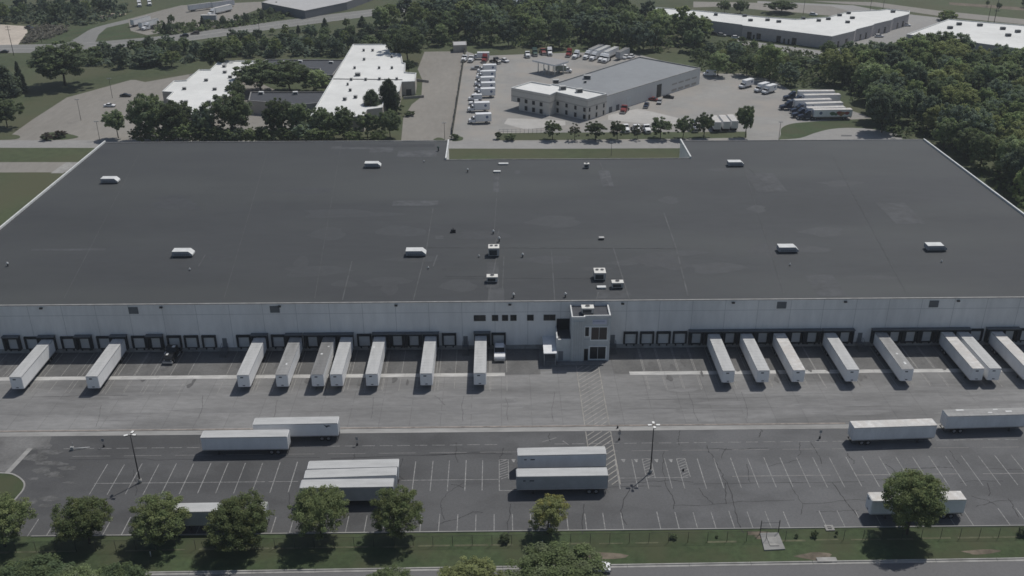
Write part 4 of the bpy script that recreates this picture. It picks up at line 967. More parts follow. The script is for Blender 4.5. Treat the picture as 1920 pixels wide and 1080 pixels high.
# concrete vault pad with a bright hatch, railed gate frame behind it
c0, c1, c2, c3 = G(1425, 1001), G(1459, 1000), G(1472, 1031), G(1433, 1033)
t = thing('valve_vault', 'square concrete vault pad with a bright hatch in the verge, fence gate behind', 'utility vault', tuple((c0+c2)/2))
o_ = (c0+c2)/2; q = MB(); q.prism([tuple((p-o_)[:2]) for p in (c3, c2, c1, c0)], 0, .22); part('slab', q, gutter_concrete, t)
q = MB(); q.box(-.75, .75, -1.3, .9, .22, .32); part('hatch', q, kerb_concrete, t)
for p in (c0, c1): r_ = p-o_; q = MB(); q.tube((r_.x, r_.y, 0), (r_.x, r_.y, 2.8), .07, n=6); part('gate_post', q, pole_mat, t)
a = c0-o_; b = c1-o_
for z in (2.3, 1.2): q = MB(); q.tube((a.x, a.y, z), (b.x, b.y, z), .03, n=5); part('gate_rail', q, pole_mat, t)
c = G(1555, 991); t = thing('catch_basin', 'small square concrete drain inlet at the lot edge by the fence', 'drain', (c.x, c.y, .03)); q = MB()
q.box(-.75, -.35, -.7, .7, 0, .16); q.box(.35, .75, -.7, .7, 0, .16); q.box(-.35, .35, .35, .7, 0, .16); q.box(-.35, .35, -.7, -.35, 0, .16); part('frame', q, kerb_concrete, t); q = MB(); q.box(-.35, .35, -.35, .35, 0, .06); part('grate', q, hvac_dark, t)
for px, lb in ((1550, 'street drain inlet set in the kerb left of the big tree shadow'), ):
    x = G(px, 1051).x; t = thing('kerb_inlet', lb, 'drain', (x, kerb_y(x), .05)); q = MB(); q.box(-1.6, 1.6, -.12, .9, .14, .19); part('lid', q, kerb_concrete, t); q = MB(); q.box(-.7, .7, -.16, -.13, .03, .16); part('opening', q, black_rubber, t)
for px, py, lb in ((283, 1043, 'little white marker post in the shade of the third tree'), (1017, 1023, 'little white marker post in the shade of the small yellowish tree'), (110, 1012, 'little white marker at the lot kerb on the left')):
    c = G(px, py); q = MB(); q.tube((0, 0, 0), (0, 0, .9), .09, n=6); q.tube((0, 0, .9), (0, 0, 1.0), .12, .05, n=6); o = part('marker_post', q, cap_white, None); o.location = c; tag(o, lb, 'marker post', 'white markers on the verge')
# ================================================================== BUILDINGS BEHIND
def building(name, label, cat, roof_px, h, wallm, roofm, capm=cap_white, par=.45, group=None, bands=None, base=0., lower=None):
    P = [G(px, py, h+par) for px, py in roof_px]; P = [(p.x, p.y) for p in P]
    a = sum(P[k][0]*P[(k+1) % len(P)][1]-P[(k+1) % len(P)][0]*P[k][1] for k in range(len(P)))
    if a < 0: P = P[::-1]
    cx = sum(p[0] for p in P)/len(P); cy = sum(p[1] for p in P)/len(P)
    t = thing(name, label, cat, (cx, cy, 0), 0, group); Q = [(p[0]-cx, p[1]-cy) for p in P]; n = len(Q)
    def inset(d):
        o = []
        for k in range(n):
            p0, p1, p2 = Vector(Q[k-1]), Vector(Q[k]), Vector(Q[(k+1) % n]); d0 = (p1-p0).normalized(); d1 = (p2-p1).normalized()
            n0 = Vector((-d0.y, d0.x)); n1 = Vector((-d1.y, d1.x)); b = n0+n1
            b = b/max(b.dot(n0), .35); o.append((p1.x+b.x*d, p1.y+b.y*d))
        return o
    q = MB()
    for k in range(n):
        j = (k+1) % n; q.face([(*Q[k], base), (*Q[j], base), (*Q[j], h+par-.12), (*Q[k], h+par-.12)])
    if lower:      # the upper floor oversails a recessed ground floor
        LP = [G(px, py, h+par) for px, py in lower]; LP = [(p.x-cx, p.y-cy) for p in LP]
        q.prism(LP, 0, base-.002); q.prism(Q, base-.001, base+.01)
        lo = Q
    part('wall', q, wallm, t)
    I = inset(.3); q = MB(); q.face([(*p, h) for p in I])
    for k in range(n): j = (k+1) % n; q.face([(*I[k], h+par-.12), (*I[j], h+par-.12), (*I[j], h), (*I[k], h)])
    part('roof', q, roofm, t)
    O = inset(-.06); I2 = inset(.34); q = MB()
    for k in range(n):
        j = (k+1) % n
        q.face([(*O[k], h+par), (*O[j], h+par), (*I2[j], h+par), (*I2[k], h+par)]); q.face([(*O[k], h+par-.2), (*O[j], h+par-.2), (*O[j], h+par), (*O[k], h+par)]); q.face([(*I2[j], h+par-.11), (*I2[k], h+par-.11), (*I2[k], h+par), (*I2[j], h+par)])
    part('parapet', q, capm, t)
    if bands:
        for (z0, z1, bm) in bands:
            O2 = inset(-.05); q = MB()
            for k in range(n): j = (k+1) % n; q.face([(*O2[k], z0), (*O2[j], z0), (*O2[j], z1), (*O2[k], z1)])
            part('wall_band', q, bm, t)
    return t, P, (cx, cy)
def edge_windows(t, ctr, A, B, items, m=glass_dark, nm='window', d=.07):
    """openings on the wall A->B (world xy); items = (t0, t1, z0, z1) along the wall"""
    A = Vector(A); B = Vector(B); e = (B-A); L = e.length; e.normalize(); nrm = Vector((e.y, -e.x))
    for (t0, t1, z0, z1) in items:
        p = A+e*(t0*L)-Vector(ctr); r = A+e*(t1*L)-Vector(ctr); q = MB()
        q.prism([tuple(p-nrm*.02), tuple(r-nrm*.02), tuple(r+nrm*d), tuple(p+nrm*d)], z0, z1); part(nm, q, m, t)
def find_edge(P, pa, pb, h):
    """the footprint edge whose ends are nearest to two roof pixels"""
    a = G(*pa, h); b = G(*pb, h); best = None
    for k in range(len(P)):
        A, B = P[k], P[(k+1) % len(P)]
        for s in ((A, B), (B, A)):
            e = (s[0][0]-a.x)**2+(s[0][1]-a.y)**2+(s[1][0]-b.x)**2+(s[1][1]-b.y)**2
            if best is None or e < best[0]: best = (e, A, B)
    return best[1], best[2]
def roof_unit(px, py, h, s=(1.6, 1.3, 1.1), label='', group='units on the far white roofs', m=None):
    c = G(px, py, h); t = thing('rooftop_unit', label, 'rooftop unit', (c.x, c.y, h), random.uniform(-.2, .2), group)
    q = MB(); q.box(-s[0]/2, s[0]/2, -s[1]/2, s[1]/2, .12, s[2]); q.box(-s[0]/2+.1, s[0]/2-.1, -s[1]/2+.1, s[1]/2-.1, 0, .12, 1); part('cabinet', q, [m or hvac_mat, dark_frame], t)
    q = MB(); q.box(-s[0]*.4, s[0]*.4, -s[1]/2-.02, -s[1]/2-.002, .25, s[2]*.85); part('grille', q, hvac_dark, t)
HA = 5.6
A_roof = [(304, 171), (326, 151), (349, 150), (373, 130), (394, 130), (412, 113), (501, 114), (497, 124), (462, 127), (448, 140), (436, 152), (432, 176), (414, 195), (396, 216), (361, 217), (336, 196), (312, 184), (324, 172)]
t, P, c = building('office_building', 'low stepped white-roofed office block left, half hidden by trees', 'building', A_roof, HA, tan_wall, white_roof)
for px, py in ((421, 126), (422, 137), (432, 146), (387, 152), (346, 168), (403, 169), (349, 193), (392, 193)): roof_unit(px, py, HA, label='small dark rooftop unit on the stepped white roof on the left')
B_roof = [(581, 218), (662, 82.5), (727, 82.5), (731, 99), (752, 100.5), (755, 117), (760, 118), (759, 135), (780.5, 136.5), (778, 152), (753, 153), (747, 176), (719, 191), (717, 201), (688, 205), (681, 218)]
t, P, c = building('office_building', 'long white-roofed low building beside the tan lot, many tiny roof vents', 'building', B_roof, HA, tan_wall, white_roof)
q = MB()
a = G(617, 148.5, HA)-Vector((*c, 0)); b = G(781, 150.5, HA)-Vector((*c, 0)); b = a.lerp(b, .84); d = (b-a).normalized(); n_ = Vector((-d.y, d.x, 0))*.15
q.prism([tuple((p_)[:2]) for p_ in (a-n_, b-n_, b+n_, a+n_)], HA+.01, HA+.35); part('roof_divider', q, cap_grey, t)
for px, py, s in ((671, 142, 2.2), (682, 96, 1), (699, 96, 1), (683, 113, 1), (735, 108, 1), (665, 129, 1), (711, 129, 1), (735, 129, 1), (659, 151, 1), (686, 151, 1), (712, 150, 1), (744, 150, 1), (652, 160, .8), (657, 171, 1), (647, 188, 1.3), (667, 184, 1.3)):
    roof_unit(px, py, HA, (1.1*s, 1.0*s, 1.0*(1+.2*s)), label='large dark rooftop unit on the long white roof' if s > 2 else 'small dark vent on the long white roof beside the tan lot')
A_, B_ = find_edge(P, (753, 153), (778, 152), HA+.45); edge_windows(t, c, A_, B_, [(.3, .7, 0, 2.6)], hvac_dark, 'door')
building('office_wing', 'dark flat-roofed wing at the back linking the two white roofs', 'building', [(468, 126), (500, 111), (645, 112), (624, 140), (600, 140), (600, 128)], HA-.4, tan_wall, dark_roof, cap_grey)
building('office_wing', 'dark flat-roofed wing in front between the white roofs, among trees', 'building', [(466, 188), (470, 172), (612, 172), (600, 192), (560, 196)], HA-.6, tan_wall, dark_roof, cap_grey)
for px, py, lb in ((490, 177, 'left'), (554, 177, 'right')): roof_unit(px, py, HA-.6, (2, 1.5, 1.2), label='white rooftop unit on the front dark wing, '+lb+' one of two', m=cap_white)
for px, py in ((530, 118), (540, 119), (563, 117), (621, 119)): roof_unit(px, py, HA-.4, (2, 1.2, 1), label='white rooftop unit on the dark back wing', m=cap_white)

# truck dealership
HD = 8.3
D_roof = [(958.5, 163), (997, 152.5), (1030, 157), (1036, 151), (1199, 105), (1313, 126), (1312, 131.5), (1139.5, 177)]
HG = 7.0
t, P, c = building('truck_workshop', 'long grey metal-roofed truck workshop with dark entrance door on its side', 'building', [(1036, 157), (1199, 106), (1313.5, 127), (1137, 180)], HG, grey_wall, grey_roof, cap_grey)
A_, B_ = find_edge(P, (1137, 180), (1313.5, 127), HG)
wi = [(.515, .565, 0, 5.6)]; 
edge_windows(t, c, A_, B_, wi, glass_dark, 'vehicle_door'); edge_windows(t, c, A_, B_, [(.20, .245, 0, 4.4)], cap_white, 'vehicle_door')
edge_windows(t, c, A_, B_, [(.68+.075*k, .735+.075*k, .6, 1.5) for k in range(4)]+[(.68+.075*k, .735+.075*k, 3.4, 4.0) for k in range(4)], brown_band, 'window')
edge_windows(t, c, A_, B_, [(.03, .06, 0, 2.4), (.10, .13, 0, 2.4)], louver_mat, 'door')
for px, py, s in ((1101, 148, 2.6), (1097, 155.5, 1.0)): roof_unit(px, py, HG, (s*1.2, s*.7, s*.45+.5), label='long dark unit on the grey workshop roof' if s > 2 else 'small post unit on the grey workshop roof')
W_roof = [(958.5, 164), (996, 152.5), (1031, 158.5), (1036, 157), (1138, 175), (1101.7, 185.5), (1043, 172), (1031, 177.5)]
t, P, c = building('office_building', 'two-storey cream office with banded walls and a bright white roof, joined to the workshop', 'building', W_roof, HD, cream_wall, white_roof, cap_white, .5,
                   bands=[(5.2, 5.6, brown_band), (7.6, 7.75, brown_band)], base=3.1,
                   lower=[(973, 166.8), (1010, 155.5), (1031, 158.5), (1036, 157), (1137.8, 175.1), (1101.7, 185.2), (1043.2, 172.2), (1031.2, 177.2)])
ed = [((958.5, 164), (1031, 177.5), 4, .2), ((1043, 172), (1101.7, 185.5), 4, .06), ((1101.7, 185.5), (1138, 175), 3, .12)]
for pa, pb, k_, o_ in ed:
    A_, B_ = find_edge(P, pa, pb, HD+.5); st = (1-2*o_)/(k_-1) if k_ > 1 else 0
    its = []
    for k in range(k_):
        u = o_+k*st*.97
        its += [(u-.035, u+.035, 3.4, 5.0)]+([(u-.035, u+.035, .4, 2.2)] if not (o_ == .2 and k == 0) else [])
    edge_windows(t, c, A_, B_, its, glass_dark, 'window', .11)
for px, py, lb in ((1042, 156, 'at the junction with the grey roof'), (1055, 168, 'larger one on the right half'), (1086, 173, 'nearest the front corner')): roof_unit(px, py, HD, (2.6, 2.0, 1.6), label='grey cooling unit on the bright office roof, '+lb, group='units on the bright office roof')
# fuel canopy
k0 = [G(*p, 5.6) for p in ((998, 113), (1030, 107.5), (1066, 115), (1040, 122.5))]; cc = sum(k0, Vector())/4
t = thing('fuel_canopy', 'flat fuel canopy on white posts behind the cream office', 'canopy', (cc.x, cc.y, 0))
q = MB(); q.prism([tuple((p-cc)[:2]) for p in k0], 5.0, 5.7, 0, 1); part('canopy_roof', q, [white_paint, mat('canopy_top', (.27, .265, .265), .6)], t)
for a in (.12, .38, .62, .88):
    for s in (.2, .8):
        p = (k0[0].lerp(k0[1], s)).lerp(k0[3].lerp(k0[2], s), a)-cc; q = MB(); q.tube((p.x, p.y, 0), (p.x, p.y, 5.0), .22, n=8); part('post', q, cap_white, t)
for s in (-3, 3): q = MB(); q.box(s-.4, s+.4, -1.2, 1.2, 0, 1.9); part('fuel_pump', q, hvac_mat, t)
t, P, c = building('storage_shed', 'small pale shed at the far end of the tan lot', 'shed', [(849, 78), (874, 77), (875, 84), (850, 85)], 3.6, tan_wall, pale_roof, cap_grey, .1)
# far right offices
HO = 6.2
L_roof = [(1224, 13), (1320, 20.5), (1429, 31), (1493, 35.5), (1553, 31.5), (1585, 22.5), (1600, 20.5), (1650, 18.5), (1664, 16.5), (1706, 20.5), (1705, 26), (1676, 34), (1672, 37), (1640, 44.5), (1636, 47), (1606, 54.5), (1603, 57.5), (1560, 68), (1393, 47.5), (1391, 46), (1224, 25)]
t, P, c = building('office_building', 'L-shaped brown-walled office with a white roof at the top right', 'building', L_roof, HO, mauve_wall, white_roof)
A_, B_ = find_edge(P, (1560, 68), (1393, 47.5), HO); L_ = 1
rev = (Vector(A_)-Vector(G(1560, 68, HO)[:2])).length < (Vector(A_)-Vector(G(1393, 47.5, HO)[:2])).length
its = [(.06, .11, 0, 3.6), (.13, .15, 0, 2.4), (.17, .22, .4, 3.4), (.40, .45, 0, 3.4), (.48, .50, 0, 2.4), (.53, .55, 0, 2.4), (.575, .625, 0, 3.4)]
edge_windows(t, c, A_, B_, [(1-b, 1-a, z0, z1) for a, b, z0, z1 in its] if rev else its)
for pa, pb in (((1560, 68), (1603, 57.5)), ((1606, 54.5), (1636, 47)), ((1640, 44.5), (1672, 37)), ((1676, 34), (1705, 26))):
    A_, B_ = find_edge(P, pa, pb, HO); edge_windows(t, c, A_, B_, [(.28, .36, 0, 3.2), (.62, .72, 0, 3.4)])
for px, py in ((1407, 39.5), (1439, 39), (1460, 42), (1506, 36), (1535, 40), (1553, 37), (1574, 30), (1591, 26), (1589, 43), (1342, 29), (1396, 31), (1674, 23.5), (1598, 35)): roof_unit(px, py, HO, (2.2, 1.7, 1.2), label='brown rooftop unit on the L-shaped white roof', m=louver_mat, group='units on the L-shaped roof')
E_roof = [(1700, 64), (1779, 35.5), (1920, 47), (2080, 60), (2080, 116), (1920, 92), (1831, 80)]
building('office_building', 'white flat-roofed building at the right edge behind the wood', 'building', E_roof, HO, mauve_wall, white_roof)
for px, py in ((1781, 54), (1798, 47), (1837, 49), (1880, 55.5), (1908, 61), (1890, 68)): roof_unit(px, py, HO, (2.4, 1.8, 1.4), label='brown rooftop unit on the white roof at the right edge', m=louver_mat, group='units on the right edge roof')
building('warehouse', 'pale-roofed dark-walled warehouse cut off by the top edge, beyond the highway', 'building', [(490, 4), (572, 20), (650, 4), (700, -14), (560, -22)], 4.6, mat('far_wall', (.17, .175, .19), .8), pale_roof, cap_grey, .2)
building('warehouse', 'low dark building peeping between trees at the top centre', 'building', [(924, 12), (961, 10), (985, -4), (930, -4)], 6, mat('far_dark_wall', (.035, .037, .042), .8), mat('far_blue_roof', (.19, .21, .24), .7), cap_grey, .2)

# ---- trucks and cars behind (too small in the picture for rims and rails)
DETAIL = False
DG = 'box trucks along the fence of the truck yard'
def dirpx(a, b): A, B = G(*a), G(*b); d = B-A; return math.atan2(d.x, -d.y)     # rz so that nose (-y) points a->b
WEST = R(-90)
bx = [(888, 233, 0, 'white box truck with round emblem, nearest the islet at the gate'), (886, 211, 0, 'white box truck with round emblem, second from the gate'), (898, 184, 0, 'white box truck with round emblem behind two small vans'), (898, 162, 0, 'white box truck with round emblem, fourth in the fence row'), (901, 150, 1, 'white box truck with round emblem, furthest but one in the fence row'), (899, 172.5, 1, 'white box truck with round emblem, squeezed in the middle of the fence row'), (903, 138, 1, 'white box truck with round emblem, furthest one in the fence row')]
for px, py, k, lb in bx: p = G(px, py); box_truck((p.x+.8, p.y+1.3), WEST+R(6), lb, DG, 5.6).scale = (1.1, 1.1, 1.12)
p = G(891, 189); car((p.x, p.y+1), WEST+R(5), 'low white van squeezed between box trucks, third vehicle from the gate', 'van', white_paint, 'van', DG)
p = G(892, 197); car((p.x, p.y+1), WEST+R(5), 'white pickup between the second and third box trucks', 'pickup truck', white_paint, 'pickup', DG)
p = G(906, 144); car((p.x, p.y+1), WEST+R(5), 'low white van between the two furthest box trucks', 'van', white_paint, 'van', DG)
p = G(894, 131); car((p.x, p.y+.5), WEST, 'grey pickup at the far end of the fence row', 'pickup truck', silver_paint, 'pickup')
p = G(895, 112); box_truck((p.x, p.y+1), WEST, 'white box truck at the back corner by the red truck', None, 6, mark=False)
p = G(872, 116); tractor((p.x, p.y+2), R(-15), 'white truck tractor parked before the back corner box truck', None, white_paint, False)
p = G(884, 117); tractor((p.x, p.y+2), R(-10), 'white truck tractor just left of the red one', None, white_paint, False)
p = G(909, 119); tractor((p.x, p.y+3.5), R(-10), 'dark red truck tractor beside white ones at the back corner', None, red_paint)
p = G(929, 121); tractor((p.x, p.y+3), R(35), 'dark tractor standing alone at an angle in the back of the yard', None, black_paint, False)
p = G(946, 117); car((p.x, p.y+1), R(35), 'white pickup right of the dark angled tractor', 'pickup truck', white_paint, 'pickup')
TG = 'truck tractors lined up at the back of the truck yard'
for px, py, pm, sl, rz, lb in ((989, 109.5, white_paint, False, R(5), 'white day-cab tractor, first in the back row'), (1003, 106.5, green_paint, True, R(5), 'green tractor in the back row'), (1018, 104, red_paint, False, R(10), 'dark red tractor in the back row between green and white'),
                               (1031, 105.5, white_paint, True, R(2), 'tall white tractor behind the fuel canopy'), (1068, 108, red_paint, True, R(-18), 'red tractor beside the white row of semis'), (1082, 111.5, white_paint, True, R(-28), 'white sleeper tractor right of the red one'),
                               (1138, 119, white_paint, True, R(-25), 'white tractor nearest the grey workshop roof')):
    p = G(px, py); tractor((p.x, p.y+3.2), rz, lb, TG, pm, sl)
for px, py, lb, rm in ((1096, 112.5, 'white semi in the angled row, left one of three', roof_grey_light), (1108, 115, 'white semi in the angled row, middle one of three', roof_white), (1124, 117.5, 'white semi in the angled row, right one of three', roof_white)):
    p = G(px, py); a = R(-30); d = Vector((math.sin(a), -math.cos(a), 0)); c_ = p-d*3.6; tractor(c_, a, 'tractor of the '+lb, 'angled row of semis', white_paint, True); cc = p-d*13.6; trailer(cc, a, 'trailer of the '+lb, 'trailers in the angled row', trailer_white, rm, 14.0)
p = G(1154, 113); trailer((p.x+4, p.y+5), R(-30), 'dark grey trailer at the right end of the angled row', None, trailer_dark, roof_grey, 12)
for px, py, lb in ((1165, 111, 'white pickup behind the workshop, left one'), (1174, 110.5, 'white pickup behind the workshop, middle one'), (1184, 109.5, 'white pickup behind the workshop, right one')):
    p = G(px, py); car((p.x, p.y+1), R(-30), lb, 'pickup truck', white_paint, 'pickup', 'pickups behind the workshop')
p = G(1066, 138); box_truck((p.x-1, p.y+2), R(80), 'grey-green box truck pulling out of the fuel canopy', None, 5, white_paint, mat('box_sage', (.30, .33, .28), .5), mark=False)
# along the workshop wall
p = G(1173, 215); tractor((p.x, p.y+4), R(-20), 'dark red tractor in front of the white door of the workshop', None, red_paint, False)
p = G(1213, 203); car((p.x, p.y+2), R(-15), 'navy blue pickup beside the workshop wall', 'pickup truck', blue_paint, 'pickup')
p = G(1227, 191); car((p.x, p.y+2), R(60), 'red car beside the dark workshop door', 'car', red_paint, 'sedan')
p = G(1237, 195); car((p.x, p.y+1), R(-15), 'grey car in front of the dark workshop door', 'car', silver_paint, 'suv')
p = G(1254, 185); car((p.x, p.y+1), R(70), 'black car just right of the dark workshop door', 'car', black_paint, 'sedan')
VG = 'trucks parked behind the row of young trees'
for px, py, lb, pm in ((1174, 253, 'white tractor behind the young trees, first from the left', white_paint), (1195, 253.5, 'dark red nosed tractor behind the young trees, second from the left', white_paint), (1214, 253.5, 'white tractor behind the young trees, third from the left', white_paint)):
    p = G(px, py); tractor((p.x, p.y+4.5), R(8), lb, VG, pm, False)
p = G(1304, 251); tractor((p.x, p.y+4.5), R(5), 'dark tractor behind two young trees on the right', VG, blue_paint, True)
for px, py, lb in ((1345, 249, 'left'), (1361.5, 248, 'middle'), (1377, 247, 'right')):
    p = G(px, py); trailer((p.x, p.y+5.0), R(180), 'short white trailer backed up behind the row of young trees, '+lb+' of three', 'three short white trailers', trailer_grey, roof_bright, 9.5)
# right side vans, box trucks and fleet semis
p = G(1331, 143); car((p.x, p.y+1.2), WEST, 'white van alone beyond the end of the workshop', 'van', white_paint, 'van')
for px, py, lb in ((1388, 167, 'left'), (1417, 174, 'middle'), (1431, 177.5, 'right')):
    p = G(px, py); a = R(-50); d = Vector((math.sin(a), -math.cos(a), 0)); c_ = p-d*2.4; box_truck(c_, a, 'white box truck at the edge of the wood, '+lb+' of three', 'three box trucks by the wood', 5.6)
FG = 'fleet semis in a row at the turning circle'
fl = [((1493, 171.5), (1571, 171), 'rearmost', blue_paint), ((1503, 179), (1583, 177.5), 'second from the back', blue_paint), ((1487, 188.5), (1565, 186.5), 'third from the back', blue_paint), ((1508, 195), (1586, 192.5), 'fourth from the back', blue_paint), ((1510, 203), (1591, 201), 'second from the front', blue_paint), ((1523, 206.5), (1603, 205.5), 'front', blue_paint)]
for k, (a, b, lb, pm) in enumerate(fl):
    A, B = G(*a, 4.08), G(*b, 4.08); d = B-A; d.z = 0; ang = math.atan2(d.y, d.x); n_ = Vector((-d.y, d.x, 0)).normalized(); c_ = (A+B)/2+n_*1.29; c_.z = 0
    tt = trailer(c_, ang+R(-90), lb+' white fleet trailer at the turning circle'+(' with fruit coloured graphics and a round emblem' if k == 5 else ' with a round emblem' if k == 3 else ''), FG, trailer_white, roof_bright, 15.4)
    e = d.normalized(); tractor(c_-e*(7.7+2.3), ang+R(-90), 'navy tractor of the '+lb+' fleet trailer', 'navy tractors of the fleet semis', pm, True)
    if k in (3, 5):
        for s in (-1, 1):
            q = MB(); X = s*1.306; y0 = -4.9
            q.face([(X, y0+.62*math.cos(u), 2.75+s*.62*math.sin(u)) for u in np.linspace(0, 2*math.pi, 18, endpoint=False)]); part('emblem', q, emblem_blue, tt)
        if k == 5:
            cols = [deco_green, deco_red, deco_orange, deco_red, deco_green, deco_orange]
            for s in (-1, 1):
                for g_, (y0, z0, r0) in enumerate(((-.2, 2.5, .75), (2.6, 2.7, .8), (4.0, 2.6, .6), (5.6, 2.6, .65), (1.2, 2.2, .5), (3.3, 1.9, .45))):
                    q = MB(); X = s*(1.307+.001*g_); q.face([(X, y0+r0*1.5*math.cos(u)*(1+.15*math.sin(3*u)), z0+s*r0*math.sin(u)) for u in np.linspace(0, 2*math.pi, 16, endpoint=False)]); part('side_graphic', q, cols[g_], tt)
        else:
            q = MB()
            for s in (-1, 1): x_ = sorted((s*1.303, s*1.309)); q.box(x_[0], x_[1], -3.2, 3.2, 2.5, 2.85); 
            part('side_graphic', q, emblem_blue, tt)
            q = MB()
            for s in (-1, 1): x_ = sorted((s*1.303, s*1.309)); q.box(x_[0], x_[1], 4.4, 6.8, 2.1, 2.8)
            part('side_graphic', q, deco_red, tt)
# left lot cars, roads
p = G(205, 201); car((p.x, p.y+.6), R(88), 'white car in the pale lot on the left, nearer of two', 'car', white_paint, 'sedan')
p = G(235, 182); car((p.x, p.y+.6), R(88), 'dark car in the pale lot on the left, further of two', 'car', black_paint, 'sedan')
p = G(8, 99); car((p.x, p.y), R(-90), 'dark car on the road at the left edge', 'car', black_paint, 'sedan')
p = G(346, 69.5); car((p.x, p.y), R(-75), 'dark car on the highway, first of two close together', 'car', black_paint, 'suv', z=.1)
p = G(366, 64.5); car((p.x, p.y), R(-75), 'brown-grey car on the highway, second of two close together', 'car', mat('brown_paint', (.13, .10, .09), .4), 'suv', z=.1)
p = G(714, 21); car((p.x, p.y), R(-72), 'dark pickup alone on the upper highway', 'pickup truck', black_paint, 'pickup', z=.1)
YG = 'trailers and trucks in the far truck yard'
def far_semi(a, b, label, rm=roof_grey_light, sk=trailer_white, L=15.4, withtrac=False, pm=white_paint):
    A, B = G(*a, 2.5), G(*b, 2.5); d = B-A; d.z = 0; ang = math.atan2(d.y, d.x); c_ = (A+B)/2; c_.z = 0
    trailer(c_, ang+R(90), label, YG, sk, rm, min(L, max(9, round(d.length))))
    if withtrac: tractor(c_+d.normalized()*(d.length/2+2.0), ang+R(90), 'tractor in front of the '+label, 'tractors in the far truck yard', pm, True)
far_semi((236, 46), (290, 31), 'long pale trailer in the far yard, left of two at the grass', sk=trailer_white)
far_semi((252, 51), (305, 36), 'long pale trailer in the far yard, right of two at the grass', sk=trailer_white)
far_semi((432, 13), (402, 20), 'bright trailer with a white tractor in the far yard', roof_bright, withtrac=True)
far_semi((352, 15), (398, 9), 'pale trailer in the back of the far yard, left one', sk=trailer_grey)
far_semi((395, 10), (440, 4), 'pale trailer in the back of the far yard, right one', sk=trailer_grey)
far_semi((382, 33), (402, 33), 'short dark trailer with white roof among shrubs in the far yard', roof_bright, trailer_dark)
p = G(277, 56); tractor((p.x, p.y), R(-30), 'white tractor at the shrubs in the far yard', YG, white_paint, True)
for px, py, lb in ((262, 12, 'white truck at the far end of the far yard, left'), (281, 10, 'white truck at the far end of the far yard, right')): p = G(px, py); tractor((p.x, p.y), R(20), lb, YG, white_paint, True)
OG = 'cars parked at the L-shaped office'
for px, py, pm, lb in ((1340, 66, black_paint, 'dark car by the left end of the L-shaped office'), (1353, 68, silver_paint, 'silver car by the left end of the L-shaped office'), (1380, 73, white_paint, 'white car by the left end of the L-shaped office'), (1648, 70, white_paint, 'white car between the two right hand offices, nearer'), (1699, 49, white_paint, 'white car at the far corner of the L-shaped office'), (1525, 29, white_paint, 'white car behind the L-shaped office'), (1275, 62, white_paint, 'white car among trees left of the L-shaped office')):
    p = G(px, py); car((p.x, p.y), R(random.uniform(60, 110)), lb, 'car', pm, 'suv', OG)
# sand yard bits and rocks
for px, py, lb in ((55, 54, 'dark machine at the edge of the sand yard, further'), (62, 58, 'dark machine at the edge of the sand yard, nearer')): p = G(px, py); car((p.x, p.y), R(70), lb, 'pickup truck', black_paint, 'pickup')
for k, (px, py) in enumerate(((193, 35), (198, 32), (205, 30), (212, 31), (222, 29), (232, 27))):
    c_ = G(px, py); q = MB(); r0 = random.uniform(1.4, 2.4); n = 8
    for j in range(n):
        a0 = 2*math.pi*j/n; a1 = 2*math.pi*(j+1)/n; w0 = r0*(1+.25*math.sin(j*2.3+k)); w1 = r0*(1+.25*math.sin((j+1) % n*2.3+k)); A0 = (w0*math.cos(a0), w0*math.sin(a0)); A1 = (w1*math.cos(a1), w1*math.sin(a1))
        q.face([(*A0, 0), (*A1, 0), (A1[0]*.7, A1[1]*.7, r0*.7), (A0[0]*.7, A0[1]*.7, r0*.7)]); q.face([(A0[0]*.7, A0[1]*.7, r0*.7), (A1[0]*.7, A1[1]*.7, r0*.7), (0, 0, r0*.95)])
    o = part('rock_pile', q, rock_mat, None); o.location = c_; tag(o, 'pale rock heap along the ramp road beyond the highway', 'rock', 'rock heaps by the ramp road')
# poles and lamps behind
def pole(px, py, h, label, kind, group=None, r=.16, arm=0., crossarm=False, headm=None):
    c = G(px, py); t = thing(kind, label, 'pole' if kind == 'utility_pole' else 'lamp post', (c.x, c.y, 0), 0, group)
    q = MB(); q.tube((0, 0, 0), (0, 0, h), r, r*.7, n=6); part('pole', q, pole_mat, t)
    if crossarm:
        for z in (h-.8, h-2.2): q = MB(); q.box(-1.3, 1.3, -.08, .08, z, z+.16); part('crossarm', q, pole_mat, t)
    if arm:
        for s in (-1, 1): q = MB(); q.box(min(s*.1, s*arm), max(s*.1, s*arm), -.15, .15, h-.1, h+.12); part('lamp_head', q, steel, t)
pole(26, 104, 15, 'tall utility pole on the left beside the dark car', 'utility_pole', crossarm=True)
pole(78, 80, 9, 'slim pole at the edge of the sand yard', 'utility_pole', r=.12)
pole(487, 63, 10, 'slim pole beside the highway above the white roofs', 'utility_pole', r=.12)
pole(152, 226, 8.5, 'lamp post in the pale lot, middle one', 'lamp_post', 'lamp posts in the pale lot', .1, .9); pole(211, 184, 8.5, 'lamp post in the pale lot, furthest one', 'lamp_post', 'lamp posts in the pale lot', .1, .9); pole(187, 262, 7, 'lamp post at the near edge of the pale lot', 'lamp_post', 'lamp posts in the pale lot', .1, .9)
pole(834, 262, 6.5, 'lamp post at the mouth of the tan lot', 'lamp_post', None, .1, .8); pole(1460, 263, 7, 'lamp post at the tip of the turning verge', 'lamp_post', None, .1, .8); pole(1146, 292, 5, 'slim lamp post on the grass in the roof notch', 'lamp_post', None, .08, .5)
pole(1864, 42, 16, 'utility pole in the field, nearer one', 'utility_pole', None, .2); pole(1852, 42, 10, 'utility pole in the field, shorter one', 'utility_pole', None, .15); pole(1506, 27, 12, 'thin pole behind the L-shaped office', 'utility_pole', None, .13)
